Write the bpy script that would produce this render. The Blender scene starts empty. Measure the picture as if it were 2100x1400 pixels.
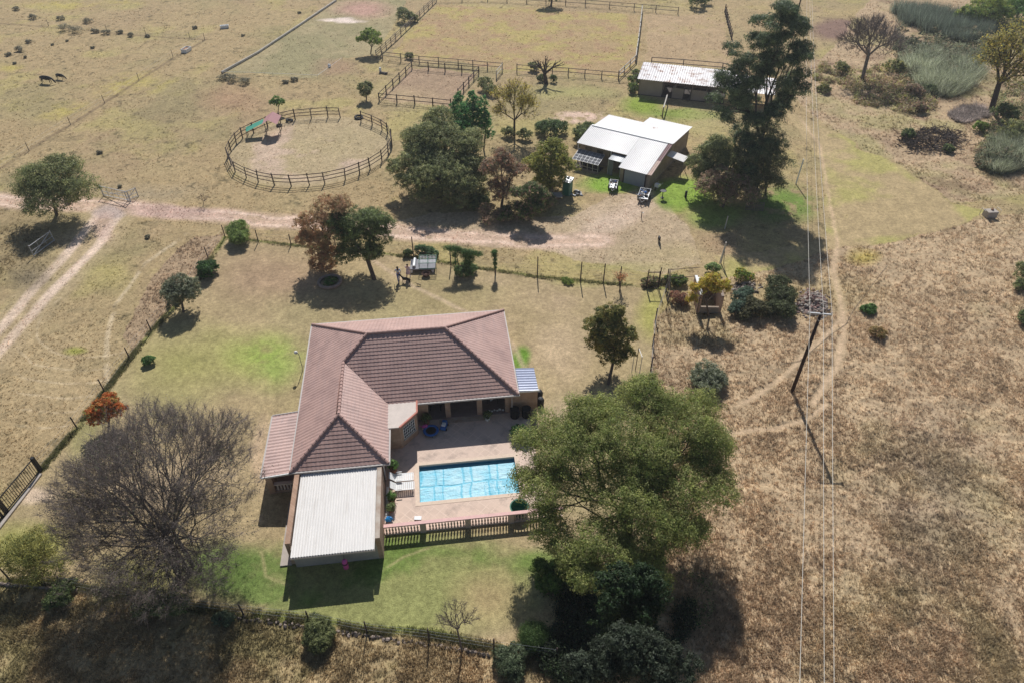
import bpy, math, random
import numpy as np
R = math.radians
random.seed(7); RNG = np.random.default_rng(7)
sc = bpy.context.scene
COL = sc.collection
# ---------------------------------------------------------------- camera model
H = 40.0; TH = R(40.8); FP = 1424.0
def G(u, v, z=0.0):
    """world point at height z seen at photograph pixel (u, v)"""
    x = (u-1050)/FP; y = -(v-700)/FP
    d = np.array([x, math.cos(TH)+y*math.sin(TH), -math.sin(TH)+y*math.cos(TH)])
    return np.array([0, 0, H]) + (z-H)/d[2]*d
def GY(u, v, Y):
    x = (u-1050)/FP; y = -(v-700)/FP
    d = np.array([x, math.cos(TH)+y*math.sin(TH), -math.sin(TH)+y*math.cos(TH)])
    return np.array([0, 0, H]) + Y/d[1]*d
def PX(x, y, z=0.0):
    zz = z-H
    dz = y*math.cos(TH)-zz*math.sin(TH); yy = y*math.sin(TH)+zz*math.cos(TH)
    return 1050+FP*x/dz, 700-FP*yy/dz
def ppm(p): return FP/np.linalg.norm(np.array(p)-np.array([0, 0, H]))
# ---------------------------------------------------------------- tagging
def tag(o, label=None, cat=None, group=None, kind=None):
    if label: o['label'] = label
    if cat: o['category'] = cat
    if group: o['group'] = group
    if kind: o['kind'] = kind
    return o
def empty(name, loc, rz=0.0, label=None, cat=None, group=None):
    o = bpy.data.objects.new(name, None); COL.objects.link(o)
    o.empty_display_size = .3
    o.location = tuple(float(a) for a in loc); o.rotation_euler = (0, 0, rz)
    o['_rz'] = rz
    return tag(o, label, cat, group)
# ---------------------------------------------------------------- materials
def s2l(c): return tuple((a/255/12.92 if a/255 <= .04045 else ((a/255+.055)/1.055)**2.4) for a in c)
def newmat(name):
    m = bpy.data.materials.new(name); m.use_nodes = True
    nt = m.node_tree; return m, nt, nt.nodes['Principled BSDF']
def mixcol(nt, fac, a, b, mode='MIX'):
    n = nt.nodes.new('ShaderNodeMix'); n.data_type = 'RGBA'; n.blend_type = mode
    for s, v in ((n.inputs[0], fac), (n.inputs[6], a), (n.inputs[7], b)):
        if hasattr(v, 'links'): nt.links.new(v, s)
        else: s.default_value = v if not isinstance(v, tuple) else (*v[:3], 1)
    return n.outputs[2]
def noise(nt, vec, scale, detail=4, rough=.6):
    n = nt.nodes.new('ShaderNodeTexNoise'); n.inputs['Scale'].default_value = scale
    n.inputs['Detail'].default_value = detail; n.inputs['Roughness'].default_value = rough
    nt.links.new(vec, n.inputs['Vector']); return n.outputs['Fac']
def ramp(nt, fac, lo, hi):
    n = nt.nodes.new('ShaderNodeMapRange'); n.inputs[1].default_value = lo; n.inputs[2].default_value = hi
    nt.links.new(fac, n.inputs[0]); return n.outputs[0]
def bump(nt, b, h, strength=.4, dist=.02):
    n = nt.nodes.new('ShaderNodeBump'); n.inputs['Strength'].default_value = strength
    n.inputs['Distance'].default_value = dist
    nt.links.new(h, n.inputs['Height']); nt.links.new(n.outputs[0], b.inputs['Normal'])
def mat(name, col, rough=.8, var=.2, scale=3.0, bmp=.2, metal=0.0, col2=None, thr=(.35, .65), spec=.3, streak=None):
    m, nt, b = newmat(name)
    tc = nt.nodes.new('ShaderNodeTexCoord').outputs['Object']
    f = noise(nt, tc, scale, 6); f2 = noise(nt, tc, scale*9, 3)
    a = tuple(c*(1-var) for c in col); d = tuple(min(1, c*(1+var)) for c in col)
    o = mixcol(nt, ramp(nt, f, .3, .7), a, d)
    o = mixcol(nt, .35, o, mixcol(nt, ramp(nt, f2, .3, .7), a, d))
    if streak:
        mp = nt.nodes.new('ShaderNodeMapping'); mp.inputs['Scale'].default_value = (2.2, .18, 1); nt.links.new(tc, mp.inputs[0])
        o = mixcol(nt, ramp(nt, noise(nt, mp.outputs[0], 2.5, 6, .7), .52, .80), o, streak)
    if col2: o = mixcol(nt, ramp(nt, noise(nt, tc, scale*.6, 8, .7), *thr), o, col2)
    nt.links.new(o, b.inputs['Base Color'])
    b.inputs['Roughness'].default_value = rough; b.inputs['Metallic'].default_value = metal
    b.inputs['Specular IOR Level'].default_value = spec
    if bmp: bump(nt, b, f2, bmp, .02)
    return m
def leafmat(name, trans=.3, rough=.6):
    m, nt, b = newmat(name)
    at = nt.nodes.new('ShaderNodeAttribute'); at.attribute_name = 'Col'
    nt.links.new(at.outputs['Color'], b.inputs['Base Color'])
    b.inputs['Roughness'].default_value = rough; b.inputs['Specular IOR Level'].default_value = .25
    tr = nt.nodes.new('ShaderNodeBsdfTranslucent'); nt.links.new(at.outputs['Color'], tr.inputs['Color'])
    mx = nt.nodes.new('ShaderNodeMixShader'); mx.inputs[0].default_value = trans
    nt.links.new(b.outputs[0], mx.inputs[1]); nt.links.new(tr.outputs[0], mx.inputs[2])
    nt.links.new(mx.outputs[0], nt.nodes['Material Output'].inputs[0])
    return m
def brickmat(name, c1, c2, mortar, sc_=1.0):
    m, nt, b = newmat(name)
    tc = nt.nodes.new('ShaderNodeTexCoord').outputs['Object']
    sp = nt.nodes.new('ShaderNodeSeparateXYZ'); nt.links.new(tc, sp.inputs[0])
    ad = nt.nodes.new('ShaderNodeMath'); ad.operation = 'ADD'
    nt.links.new(sp.outputs[0], ad.inputs[0]); nt.links.new(sp.outputs[1], ad.inputs[1])
    cb = nt.nodes.new('ShaderNodeCombineXYZ'); nt.links.new(ad.outputs[0], cb.inputs[0]); nt.links.new(sp.outputs[2], cb.inputs[1])
    br = nt.nodes.new('ShaderNodeTexBrick'); nt.links.new(cb.outputs[0], br.inputs['Vector'])
    br.inputs['Color1'].default_value = (*c1, 1); br.inputs['Color2'].default_value = (*c2, 1); br.inputs['Mortar'].default_value = (*mortar, 1)
    br.inputs['Scale'].default_value = 1; br.inputs['Brick Width'].default_value = .23*sc_; br.inputs['Row Height'].default_value = .085*sc_
    br.inputs['Mortar Size'].default_value = .008; br.inputs['Bias'].default_value = 0
    f = noise(nt, tc, 1.3, 6)
    o = mixcol(nt, ramp(nt, f, .35, .75), br.outputs['Color'], tuple(c*.6 for c in c1))
    nt.links.new(o, b.inputs['Base Color']); b.inputs['Roughness'].default_value = .9
    bump(nt, b, br.outputs['Fac'], -.3, .01)
    return m
# ---------------------------------------------------------------- meshes
def np_mesh(name, V, F, material, parent=None, col=None, smooth=False):
    """V (n,3), F (m,k) all polygons of the same size"""
    V = np.asarray(V, dtype=np.float32); F = np.asarray(F, dtype=np.int32)
    if parent is not None:
        V = V - np.array(parent.location, dtype=np.float32)
        rz = parent.get('_rz', 0.0)
        if rz:
            c, s = math.cos(-rz), math.sin(-rz); V = V @ np.array([[c, s, 0], [-s, c, 0], [0, 0, 1]], dtype=np.float32)
    me = bpy.data.meshes.new(name); m, k = F.shape
    me.vertices.add(len(V)); me.vertices.foreach_set('co', V.ravel())
    me.loops.add(m*k); me.loops.foreach_set('vertex_index', F.ravel())
    me.polygons.add(m); me.polygons.foreach_set('loop_start', np.arange(0, m*k, k, dtype=np.int32))
    me.polygons.foreach_set('loop_total', np.full(m, k, dtype=np.int32))
    if smooth: me.polygons.foreach_set('use_smooth', np.ones(m, dtype=bool))
    me.update(calc_edges=True)
    if col is not None:
        a = me.color_attributes.new('Col', 'FLOAT_COLOR', 'POINT')
        c4 = np.ones((len(V), 4), dtype=np.float32); c4[:, :3] = col
        a.data.foreach_set('color', c4.ravel())
    me.materials.append(material)
    o = bpy.data.objects.new(name, me); COL.objects.link(o)
    if parent is not None: o.parent = parent
    return o
class MB:
    """collects shapes (in the local space of the thing) and links them as ONE object"""
    def __init__(s): s.v = []; s.f = []
    def add(s, vs, fs):
        n = len(s.v); s.v += [tuple(float(c) for c in p) for p in vs]; s.f += [tuple(n+i for i in f) for f in fs]; return s
    def box(s, x0, x1, y0, y1, z0, z1):
        x0, x1 = min(x0, x1), max(x0, x1); y0, y1 = min(y0, y1), max(y0, y1)
        return s.add([(x0,y0,z0),(x1,y0,z0),(x1,y1,z0),(x0,y1,z0),(x0,y0,z1),(x1,y0,z1),(x1,y1,z1),(x0,y1,z1)],
                     [(0,3,2,1),(4,5,6,7),(0,1,5,4),(1,2,6,5),(2,3,7,6),(3,0,4,7)])
    def bar(s, p, q, w, h=None, up=(0,0,1)):
        """rectangular bar from p to q"""
        h = h or w; p = np.array(p, float); q = np.array(q, float); d = q-p; d /= np.linalg.norm(d)
        u = np.array(up, float)
        if abs(d@u) > .95: u = np.array([0, 1., 0])
        a = np.cross(d, u); a /= np.linalg.norm(a); b = np.cross(a, d)
        a = a*w/2; b = b*h/2
        return s.add([p-a-b,p+a-b,p+a+b,p-a+b,q-a-b,q+a-b,q+a+b,q-a+b], [(0,3,2,1),(4,5,6,7),(0,1,5,4),(1,2,6,5),(2,3,7,6),(3,0,4,7)])
    def tube(s, pts, r, n=6, cap=True):
        pts = [np.array(p, float) for p in pts]
        rs = r if isinstance(r, (list, tuple)) else [r]*len(pts); V = []; F = []
        for i, p in enumerate(pts):
            d = pts[min(i+1, len(pts)-1)]-pts[max(i-1, 0)]; d /= (np.linalg.norm(d)+1e-9)
            u = np.array([0, 0, 1.]) if abs(d[2]) < .9 else np.array([0, 1., 0])
            a = np.cross(d, u); a /= np.linalg.norm(a); b = np.cross(a, d)
            for k in range(n):
                t = 2*math.pi*k/n; V.append(p+rs[i]*(math.cos(t)*a+math.sin(t)*b))
        for i in range(len(pts)-1):
            for k in range(n): F.append((i*n+k, i*n+(k+1) % n, (i+1)*n+(k+1) % n, (i+1)*n+k))
        if cap: F.append(tuple(range(n))[::-1]); F.append(tuple((len(pts)-1)*n+k for k in range(n)))
        return s.add(V, F)
    def lathe(s, c, prof, n=10):
        V = []; F = []
        for z, r in prof:
            for k in range(n):
                t = 2*math.pi*k/n; V.append((c[0]+r*math.cos(t), c[1]+r*math.sin(t), c[2]+z))
        m = len(prof)
        for i in range(m-1):
            for k in range(n): F.append((i*n+k, i*n+(k+1) % n, (i+1)*n+(k+1) % n, (i+1)*n+k))
        F.append(tuple(range(n))[::-1]); F.append(tuple((m-1)*n+k for k in range(n)))
        return s.add(V, F)
    def prism(s, poly, z0, z1):
        n = len(poly)
        zz0 = z0 if isinstance(z0, (list, tuple)) else [z0]*n; zz1 = z1 if isinstance(z1, (list, tuple)) else [z1]*n
        V = [(p[0], p[1], zz0[i]) for i, p in enumerate(poly)]+[(p[0], p[1], zz1[i]) for i, p in enumerate(poly)]
        F = [tuple(range(n))[::-1], tuple(range(n, 2*n))]+[(i, (i+1) % n, n+(i+1) % n, n+i) for i in range(n)]
        return s.add(V, F)
    def torus(s, c, R_, r, nx=(0,0,1), n=18, m=8, sq=1.0):
        nx = np.array(nx, float); nx /= np.linalg.norm(nx)
        u = np.array([1., 0, 0]) if abs(nx[0]) < .9 else np.array([0, 1., 0])
        a = np.cross(nx, u); a /= np.linalg.norm(a); b = np.cross(nx, a); V = []; F = []
        for i in range(n):
            t = 2*math.pi*i/n; d = math.cos(t)*a+math.sin(t)*b
            for k in range(m):
                w = 2*math.pi*k/m; V.append(np.array(c)+d*(R_+r*math.cos(w))+nx*r*sq*math.sin(w))
        for i in range(n):
            for k in range(m): F.append((i*m+k, ((i+1) % n)*m+k, ((i+1) % n)*m+(k+1) % m, i*m+(k+1) % m))
        return s.add(V, F)
    def ball(s, c, rx, ry=None, rz=None, n=10, jit=0.0):
        ry = ry or rx; rz = rz or rx; V = []; F = []; m = max(4, n//2)
        for i in range(m+1):
            ph = math.pi*i/m
            for k in range(n):
                t = 2*math.pi*k/n; j = 1+random.uniform(-jit, jit)
                V.append((c[0]+rx*j*math.sin(ph)*math.cos(t), c[1]+ry*j*math.sin(ph)*math.sin(t), c[2]+rz*j*math.cos(ph)))
        for i in range(m):
            for k in range(n): F.append((i*n+k, (i+1)*n+k, (i+1)*n+(k+1) % n, i*n+(k+1) % n))
        return s.add(V, F)
    def build(s, name, material, parent=None, smooth=False, bevel=0.0, loc=None, rz=0.0):
        me = bpy.data.meshes.new(name); me.from_pydata(s.v, [], s.f); me.update()
        if smooth:
            for p in me.polygons: p.use_smooth = True
        me.materials.append(material)
        o = bpy.data.objects.new(name, me); COL.objects.link(o)
        if parent is not None: o.parent = parent
        if loc is not None: o.location = tuple(float(a) for a in loc)
        if rz: o.rotation_euler = (0, 0, rz)
        if bevel:
            b = o.modifiers.new('bevel', 'BEVEL'); b.width = bevel; b.segments = 2; b.limit_method = 'ANGLE'
        return o
def segs_mesh(name, S, material, parent, n=4, col=None):
    """S (k,8): p0, p1, r0, r1 -> tubes in one mesh"""
    S = np.asarray(S, float); p0 = S[:, :3]; p1 = S[:, 3:6]; d = p1-p0
    d /= (np.linalg.norm(d, axis=1, keepdims=True)+1e-9)
    u = np.where(np.abs(d[:, 2:3]) < .9, np.array([[0, 0, 1.]]), np.array([[0, 1., 0]]))
    a = np.cross(d, u); a /= np.linalg.norm(a, axis=1, keepdims=True); b = np.cross(a, d)
    t = 2*np.pi*np.arange(n)/n; ring = np.cos(t)[None, :, None]*a[:, None]+np.sin(t)[None, :, None]*b[:, None]
    V = np.concatenate([p0[:, None]+ring*S[:, 6][:, None, None], p1[:, None]+ring*S[:, 7][:, None, None]], 1).reshape(-1, 3)
    k = np.arange(n); f = np.stack([k, (k+1) % n, n+(k+1) % n, n+k], 1)
    F = (f[None]+(np.arange(len(S))*2*n)[:, None, None]).reshape(-1, 4)
    c = None if col is None else np.repeat(np.asarray(col), 2*n, axis=0)
    return np_mesh(name, V, F, material, parent, c, smooth=True)
# ---------------------------------------------------------------- noise on arrays
def vn(x, y, s, seed=0):
    x = np.asarray(x)/s+seed*17.3; y = np.asarray(y)/s+seed*9.7
    xi = np.floor(x).astype(np.int64); yi = np.floor(y).astype(np.int64); fx = x-xi; fy = y-yi
    fx = fx*fx*(3-2*fx); fy = fy*fy*(3-2*fy)
    def h(a, b):
        n = (a*374761393+b*668265263+seed*1442695041) & 0xffffffff
        n = ((n ^ (n >> 13))*1274126177) & 0xffffffff
        return ((n ^ (n >> 16)) & 0xffff)/65535.
    return (h(xi, yi)*(1-fx)+h(xi+1, yi)*fx)*(1-fy)+(h(xi, yi+1)*(1-fx)+h(xi+1, yi+1)*fx)*fy
def fbm(x, y, s, seed=0, o=4, g=.55):
    t = 0; a = 1; n = 0
    for i in range(o): t = t+a*vn(x, y, s/2**i, seed+i); n += a; a *= g
    return t/n
# ---------------------------------------------------------------- plants
BARK = mat('bark_brown', (.13, .10, .08), .95, .35, 6, .6)
BARKG = mat('bark_grey', (.16, .13, .115), .95, .3, 6, .6)
BARKD = mat('bark_dark', (.085, .065, .055), .95, .3, 6, .6)
LEAF = leafmat('leaf_surface', .5); LEAFD = leafmat('leaf_surface_thick', .3); BLADE = leafmat('grass_blade', .5, .8)
def unit(n):
    v = RNG.normal(size=(n, 3)); return v/np.linalg.norm(v, axis=1, keepdims=True)
def grow(p, T, k_r, segs, depth=0, start=.42, rmin=.006, jit=.12):
    n = len(T); r = max(rmin, k_r*n**.45)
    if n <= 1 or depth > 14:
        for t in T:
            mid = (p+t)/2+unit(1)[0]*np.linalg.norm(t-p)*jit
            segs.append((*p, *mid, rmin*1.3, rmin)); segs.append((*mid, *t, rmin, rmin*.5))
        return
    c = T.mean(0); L = np.linalg.norm(c-p)
    frac = start if depth else .5
    q = p+(c-p)*frac+unit(1)[0]*L*jit*.6
    segs.append((*p, *q, r*1.05, r*.9))
    k = min(n, 3 if depth > 0 else 5)
    cen = T[RNG.choice(n, k, replace=False)]
    for _ in range(3):
        a = np.argmin(((T[:, None]-cen[None])**2).sum(2), 1)
        cen = np.array([T[a == i].mean(0) if (a == i).any() else cen[i] for i in range(k)])
    for i in range(k):
        if (a == i).any(): grow(q, T[a == i], k_r, segs, depth+1, start, rmin, jit)
def sun_y(lobes, sh):
    """depth of a crown seen at one pixel whose shadow centre lies at row sh (sun 42 degrees high)"""
    w = sum(l[2] for l in lobes); u = sum(l[0]*l[2] for l in lobes)/w; v = sum(l[1]*l[2] for l in lobes)/w
    y0 = G(u, v)[1]; ys = G(u, sh)[1]; z = (y0-ys)/(y0/H+1.11); return y0-z*y0/H
def lobes_world(base, lobes, flat, depthk=.0, ground=False, sub_=0):
    out = []; vc = sum(l[1]*l[2] for l in lobes)/sum(l[2] for l in lobes); pm_ = ppm(base)
    for l in lobes:
        u, v, r = l[:3]; dy = l[3] if len(l) > 3 else 0; fl = l[4] if len(l) > 4 else flat
        if ground:
            z = r/ppm(G(u, v))*fl*.7; c = G(u, v, z); rw = r/ppm(c)
        else:
            c = GY(u, v, base[1]+dy+(vc-v)/pm_*depthk); rw = r/ppm(c)
            if c[2] < rw*fl*.75: c = G(u, v, rw*fl*.75)
        out.append((c, rw, rw*fl))
    if sub_:
        big = list(out); out = [(c, rw*.78, rz*.78) for c, rw, rz in big]
        for c, rw, rz in big:
            for q in unit(sub_):
                q[2] = abs(q[2])*.9-.25; s = random.uniform(.30, .52)
                out.append((c+q*np.array([rw, rw, rz])*random.uniform(.6, .85), rw*s, rw*s*.8))
    return out
def crown_points(L, n, hollow, lump=.2, lowcut=-.55):
    w = np.array([l[1]**2 for l in L]); w = w/w.sum(); k = RNG.choice(len(L), n, p=w)
    d = unit(n); bad = (d[:, 2] < lowcut); d[bad, 2] *= -1
    c = np.array([l[0] for l in L])[k]; rr = np.array([[l[1], l[1], l[2]] for l in L])[k]
    rad = hollow+(1-hollow)*RNG.random(n)**.5
    rad = rad*(1-lump+2*lump*vn(d[:, 0]*3+k*7.1, d[:, 1]*3+d[:, 2]*4.3, .9, 5))
    p = c+d*rr*rad[:, None]; p[:, 2] = np.maximum(p[:, 2], .06+RNG.random(n)*.15)
    return p, d
def leaf_mesh(name, P_, D_, m, size, spread, cols, mt, parent, aspect=2.0, droop=0.0, out=.0, var=.3):
    n = len(P_); C = np.array(cols, float); C = C*np.minimum(2.2, .6/C.max(1, keepdims=True)); ci = RNG.integers(0, len(C), n)
    cc = C[ci]*(1-var+2*var*RNG.random((n, 1)))
    p = np.repeat(P_, m, 0)+RNG.normal(size=(n*m, 3))*np.repeat(np.broadcast_to(spread, (n,)), m)[:, None]*np.array([1, 1, .75])
    p[:, 2] = np.maximum(p[:, 2], .02)
    c = np.repeat(cc, m, 0)*(.8+.4*RNG.random((n*m, 1)))
    a = unit(n*m)+np.repeat(D_, m, 0)*out; a[:, 2] -= droop; a /= np.linalg.norm(a, axis=1, keepdims=True)
    of = p-np.repeat(P_, m, 0); of /= (np.linalg.norm(of, axis=1, keepdims=True)+1e-6)
    nr = of*.55+np.repeat(D_, m, 0)*.45+unit(n*m)*.55; nr[:, 2] += .25; a = a-nr*((a*nr).sum(1, keepdims=True)/((nr*nr).sum(1, keepdims=True)+1e-6)); a /= (np.linalg.norm(a, axis=1, keepdims=True)+1e-6)
    b = np.cross(a, nr); b /= (np.linalg.norm(b, axis=1, keepdims=True)+1e-6)
    s = size*(.6+.8*RNG.random((n*m, 1))); a = a*s*aspect**.5; b = b*s/aspect**.5
    V = np.stack([p-a, p+b, p+a, p-b], 1).reshape(-1, 3)
    F = np.arange(len(V)).reshape(-1, 4)
    return np_mesh(name, V, F, mt, parent, np.repeat(c, 4, 0))
def tree(name, label, cat, base, lobes, n, size, cols, tr=.12, nt=60, flat=.75, hollow=.5, m=20, sp=.10, bark=None, leaf=None,
         aspect=2.0, droop=0.0, out=0.0, var=.3, group=None, lump=.2, crown='crown', forks=1, lowcut=-.55, kr=None, dk=.35, ground=False, lift=0, sh=None, sub_=6):
    b = G(*base)
    if sh: lift = sun_y(lobes, sh)-b[1]
    L = lobes_world(b+np.array([0, lift, 0]), lobes, flat, dk, ground, sub_)
    if ground: b = np.array([L[0][0][0], L[0][0][1]-L[0][1]*.1, 0])
    o = empty(name, b, 0, label, cat, group)
    n = int(n*1.5) if n < 12000 else n
    if n < 200000: n = int(n*1.55); size = size*.78; sp = sp*1.22; m = max(10, int(m*.85))
    P_, D_ = crown_points(L, max(6, n//m), hollow, lump, lowcut)
    k = np.array([np.argmin([np.linalg.norm(q-l[0])/l[1] for l in L]) for q in P_[:1]])
    rmean = np.mean([l[1] for l in L])
    leaf_mesh(crown, P_, D_, m, size, rmean*sp, cols, leaf or LEAF, o, aspect, droop, out, var)
    T, _ = crown_points(L, nt, .3, lump, lowcut); segs = []
    for i in range(forks):
        TT = T[i::forks]; bb = b+np.array([random.uniform(-1, 1)*.15*(forks > 1), random.uniform(-1, 1)*.15*(forks > 1), -.1])
        grow(bb, TT, kr or tr/len(TT)**.45, segs, rmin=.012)
    segs_mesh('trunk', segs, bark or BARK, o, 6)
    return o
def bare_tree(name, label, cat, base, lobes, nt, tr, bark, flat=.8, forks=1, rmin=.01, twig=6, tl=.5, group=None, hollow=.35, crown=None, cols=None, ncrown=0, size=.06, lump=.25, spread=.2, dk=.35, lift=0, sh=None):
    b = G(*base); lift = sun_y(lobes, sh)-b[1] if sh else lift; o = empty(name, b, 0, label, cat, group); L = lobes_world(b+np.array([0, lift, 0]), lobes, flat, dk)
    T, D_ = crown_points(L, nt, hollow, lump, -.35); segs = []
    for i in range(forks):
        TT = T[i::forks]; bb = b+np.array([random.uniform(-.5, .5)*(forks > 1), random.uniform(-.4, .4)*(forks > 1), -.1])
        grow(bb, TT, tr/len(TT)**.45, segs, rmin=rmin)
    segs_mesh('trunk', segs, bark, o, 5)
    # fine twigs fanning out of every branch end
    q = np.repeat(T, twig, 0); dd = np.repeat(T-b-np.array([0, 0, 1.5]), twig, 0); dd /= np.linalg.norm(dd, axis=1, keepdims=True)
    dd = dd*.8+unit(len(q))*.75; dd[:, 2] += .15; dd /= np.linalg.norm(dd, axis=1, keepdims=True)
    ln = tl*(.4+.9*RNG.random((len(q), 1))); st = q-dd*ln*.35
    S = np.concatenate([st, q+dd*ln*.65, np.full((len(q), 1), rmin*.75), np.full((len(q), 1), rmin*.35)], 1)
    segs_mesh('twigs', S, bark, o, 3)
    if ncrown:
        k = RNG.choice(len(T), ncrown//8); leaf_mesh('crown', T[k], D_[k], 8, size, spread, cols, LEAF, o)
    return o
def shrub(label, base, lobes, n, size, cols, name='shrub', cat='shrub', **kw):
    lobes = [(l[0], l[1], l[2]*1.12)+tuple(l[3:]) for l in lobes]; n = int(n*1.35); size = size*.88
    a = dict(tr=.05, nt=24, flat=.85, hollow=.4, m=22, sp=.10, crown='foliage', ground=True, sub_=4); a.update(kw)
    return tree(name, label, cat, base, lobes, n, size, cols, **a)
# ---------------------------------------------------------------- world, sun, camera
w = bpy.data.worlds.new('World'); sc.world = w; w.use_nodes = True
wn = w.node_tree; bg = wn.nodes['Background']; sky = wn.nodes.new('ShaderNodeTexSky'); sky.sky_type = 'NISHITA'
sky.sun_disc = False; sky.sun_elevation = R(42); sky.sun_rotation = R(0); sky.altitude = 1200; sky.dust_density = 1.5
wn.links.new(sky.outputs[0], bg.inputs[0]); bg.inputs[1].default_value = .07
sl = bpy.data.lights.new('sun', 'SUN'); sl.energy = 5.0; sl.angle = R(.55); sl.color = (1, .975, .945)
so = bpy.data.objects.new('sun', sl); COL.objects.link(so); so.rotation_euler = (-R(90-42), 0, R(0.5)); so.location = (0, 60, 60)
cd = bpy.data.cameras.new('camera'); cam = bpy.data.objects.new('camera', cd); COL.objects.link(cam); sc.camera = cam
cd.sensor_width = 36; cd.lens = FP/2100*36; cd.clip_end = 3000; cd.clip_start = .5
cam.location = (0, 0, H); cam.rotation_euler = (math.pi/2-TH, 0, 0)
sc.view_settings.view_transform = 'Standard'; sc.view_settings.look = 'None'; sc.view_settings.exposure = 0
sc.render.engine = 'CYCLES'; sc.cycles.max_bounces = 6; sc.cycles.transparent_max_bounces = 4
# ---------------------------------------------------------------- house frame
HX, HY, HA = -17.023, 45.751, .121
def hw(x, y): return HX+math.cos(HA)*x-math.sin(HA)*y, HY+math.sin(HA)*x+math.cos(HA)*y
def hl(X, Y):
    dx = X-HX; dy = Y-HY; return math.cos(HA)*dx+math.sin(HA)*dy, -math.sin(HA)*dx+math.cos(HA)*dy
# ---------------------------------------------------------------- ground colour and height
K = 1.20
def C(r, g, b):
    m = (r+g+b)/3; s = .96 if g > r else .80
    return np.array(s2l([m+(q-m)*s for q in (r, g*.972, b*1.0)]))*K
def inpoly(u, v, poly):
    r = np.zeros(u.shape, bool); n = len(poly)
    for i in range(n):
        x0, y0 = poly[i]; x1, y1 = poly[(i+1) % n]
        if y0 == y1: continue
        c = ((y0 > v) != (y1 > v)) & (u < (x1-x0)*(v-y0)/(y1-y0)+x0); r ^= c
    return r
def pdist(x, y, pts):
    d = np.full(x.shape, 1e9)
    for (x0, y0), (x1, y1) in zip(pts[:-1], pts[1:]):
        dx, dy = x1-x0, y1-y0; t = np.clip(((x-x0)*dx+(y-y0)*dy)/(dx*dx+dy*dy+1e-9), 0, 1)
        d = np.minimum(d, np.hypot(x-x0-t*dx, y-y0-t*dy))
    return d
def wl(pts): return [tuple(G(*p)[:2]) for p in pts]
GARDEN = [(85,962),(158,877),(215,803),(266,735),(311,680),(395,590),(462,487),(597,503),(800,522),(1102,568),(1365,592),(1342,650),(1334,760),(1345,1100),(1250,1250),(1020,1328),(880,1300),(750,1290),(640,1272),(500,1262),(380,1243),(140,1200),(-60,1192),(-60,1140),(25,1050)]
ROAD = wl([(-80,402),(60,417),(180,420),(300,430),(420,441),(600,455),(800,474),(950,486),(1100,494),(1230,492)])
TRK1 = wl([(205,436),(160,494),(95,565),(40,628),(-60,738)]); TRK2 = wl([(240,446),(205,500),(130,575),(70,640),(-60,785)])
PATH1 = wl([(700,500),(785,545),(850,590),(930,628),(1020,668),(1060,720),(1090,790)])
PATHR = wl([(1640,240),(1680,300),(1715,500),(1710,560),(1722,610),(1727,680),(1715,750),(1670,830)])
PATHR2 = wl([(1512,838),(1600,775),(1690,690),(1722,650)]); PATHR3 = wl([(1500,893),(1590,878),(1655,862),(1700,830)])
FENCEL = wl([(85,962),(158,877),(215,803),(266,735),(311,680),(395,590),(462,487)])
FENCEB = wl([(462,487),(597,503),(800,522),(1102,568),(1365,592)])
FENCES = wl([(-60,1192),(140,1200),(380,1243),(500,1262),(640,1272),(750,1290),(880,1300),(1020,1328)])
FARF = wl([(-50,375),(120,270),(215,212),(300,155),(380,105),(420,82)]); FARF2 = wl([(-20,47),(120,58),(300,75),(420,82)])
DRIVE = wl([(1165,505),(1230,470),(1290,440),(1320,405)])
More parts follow.
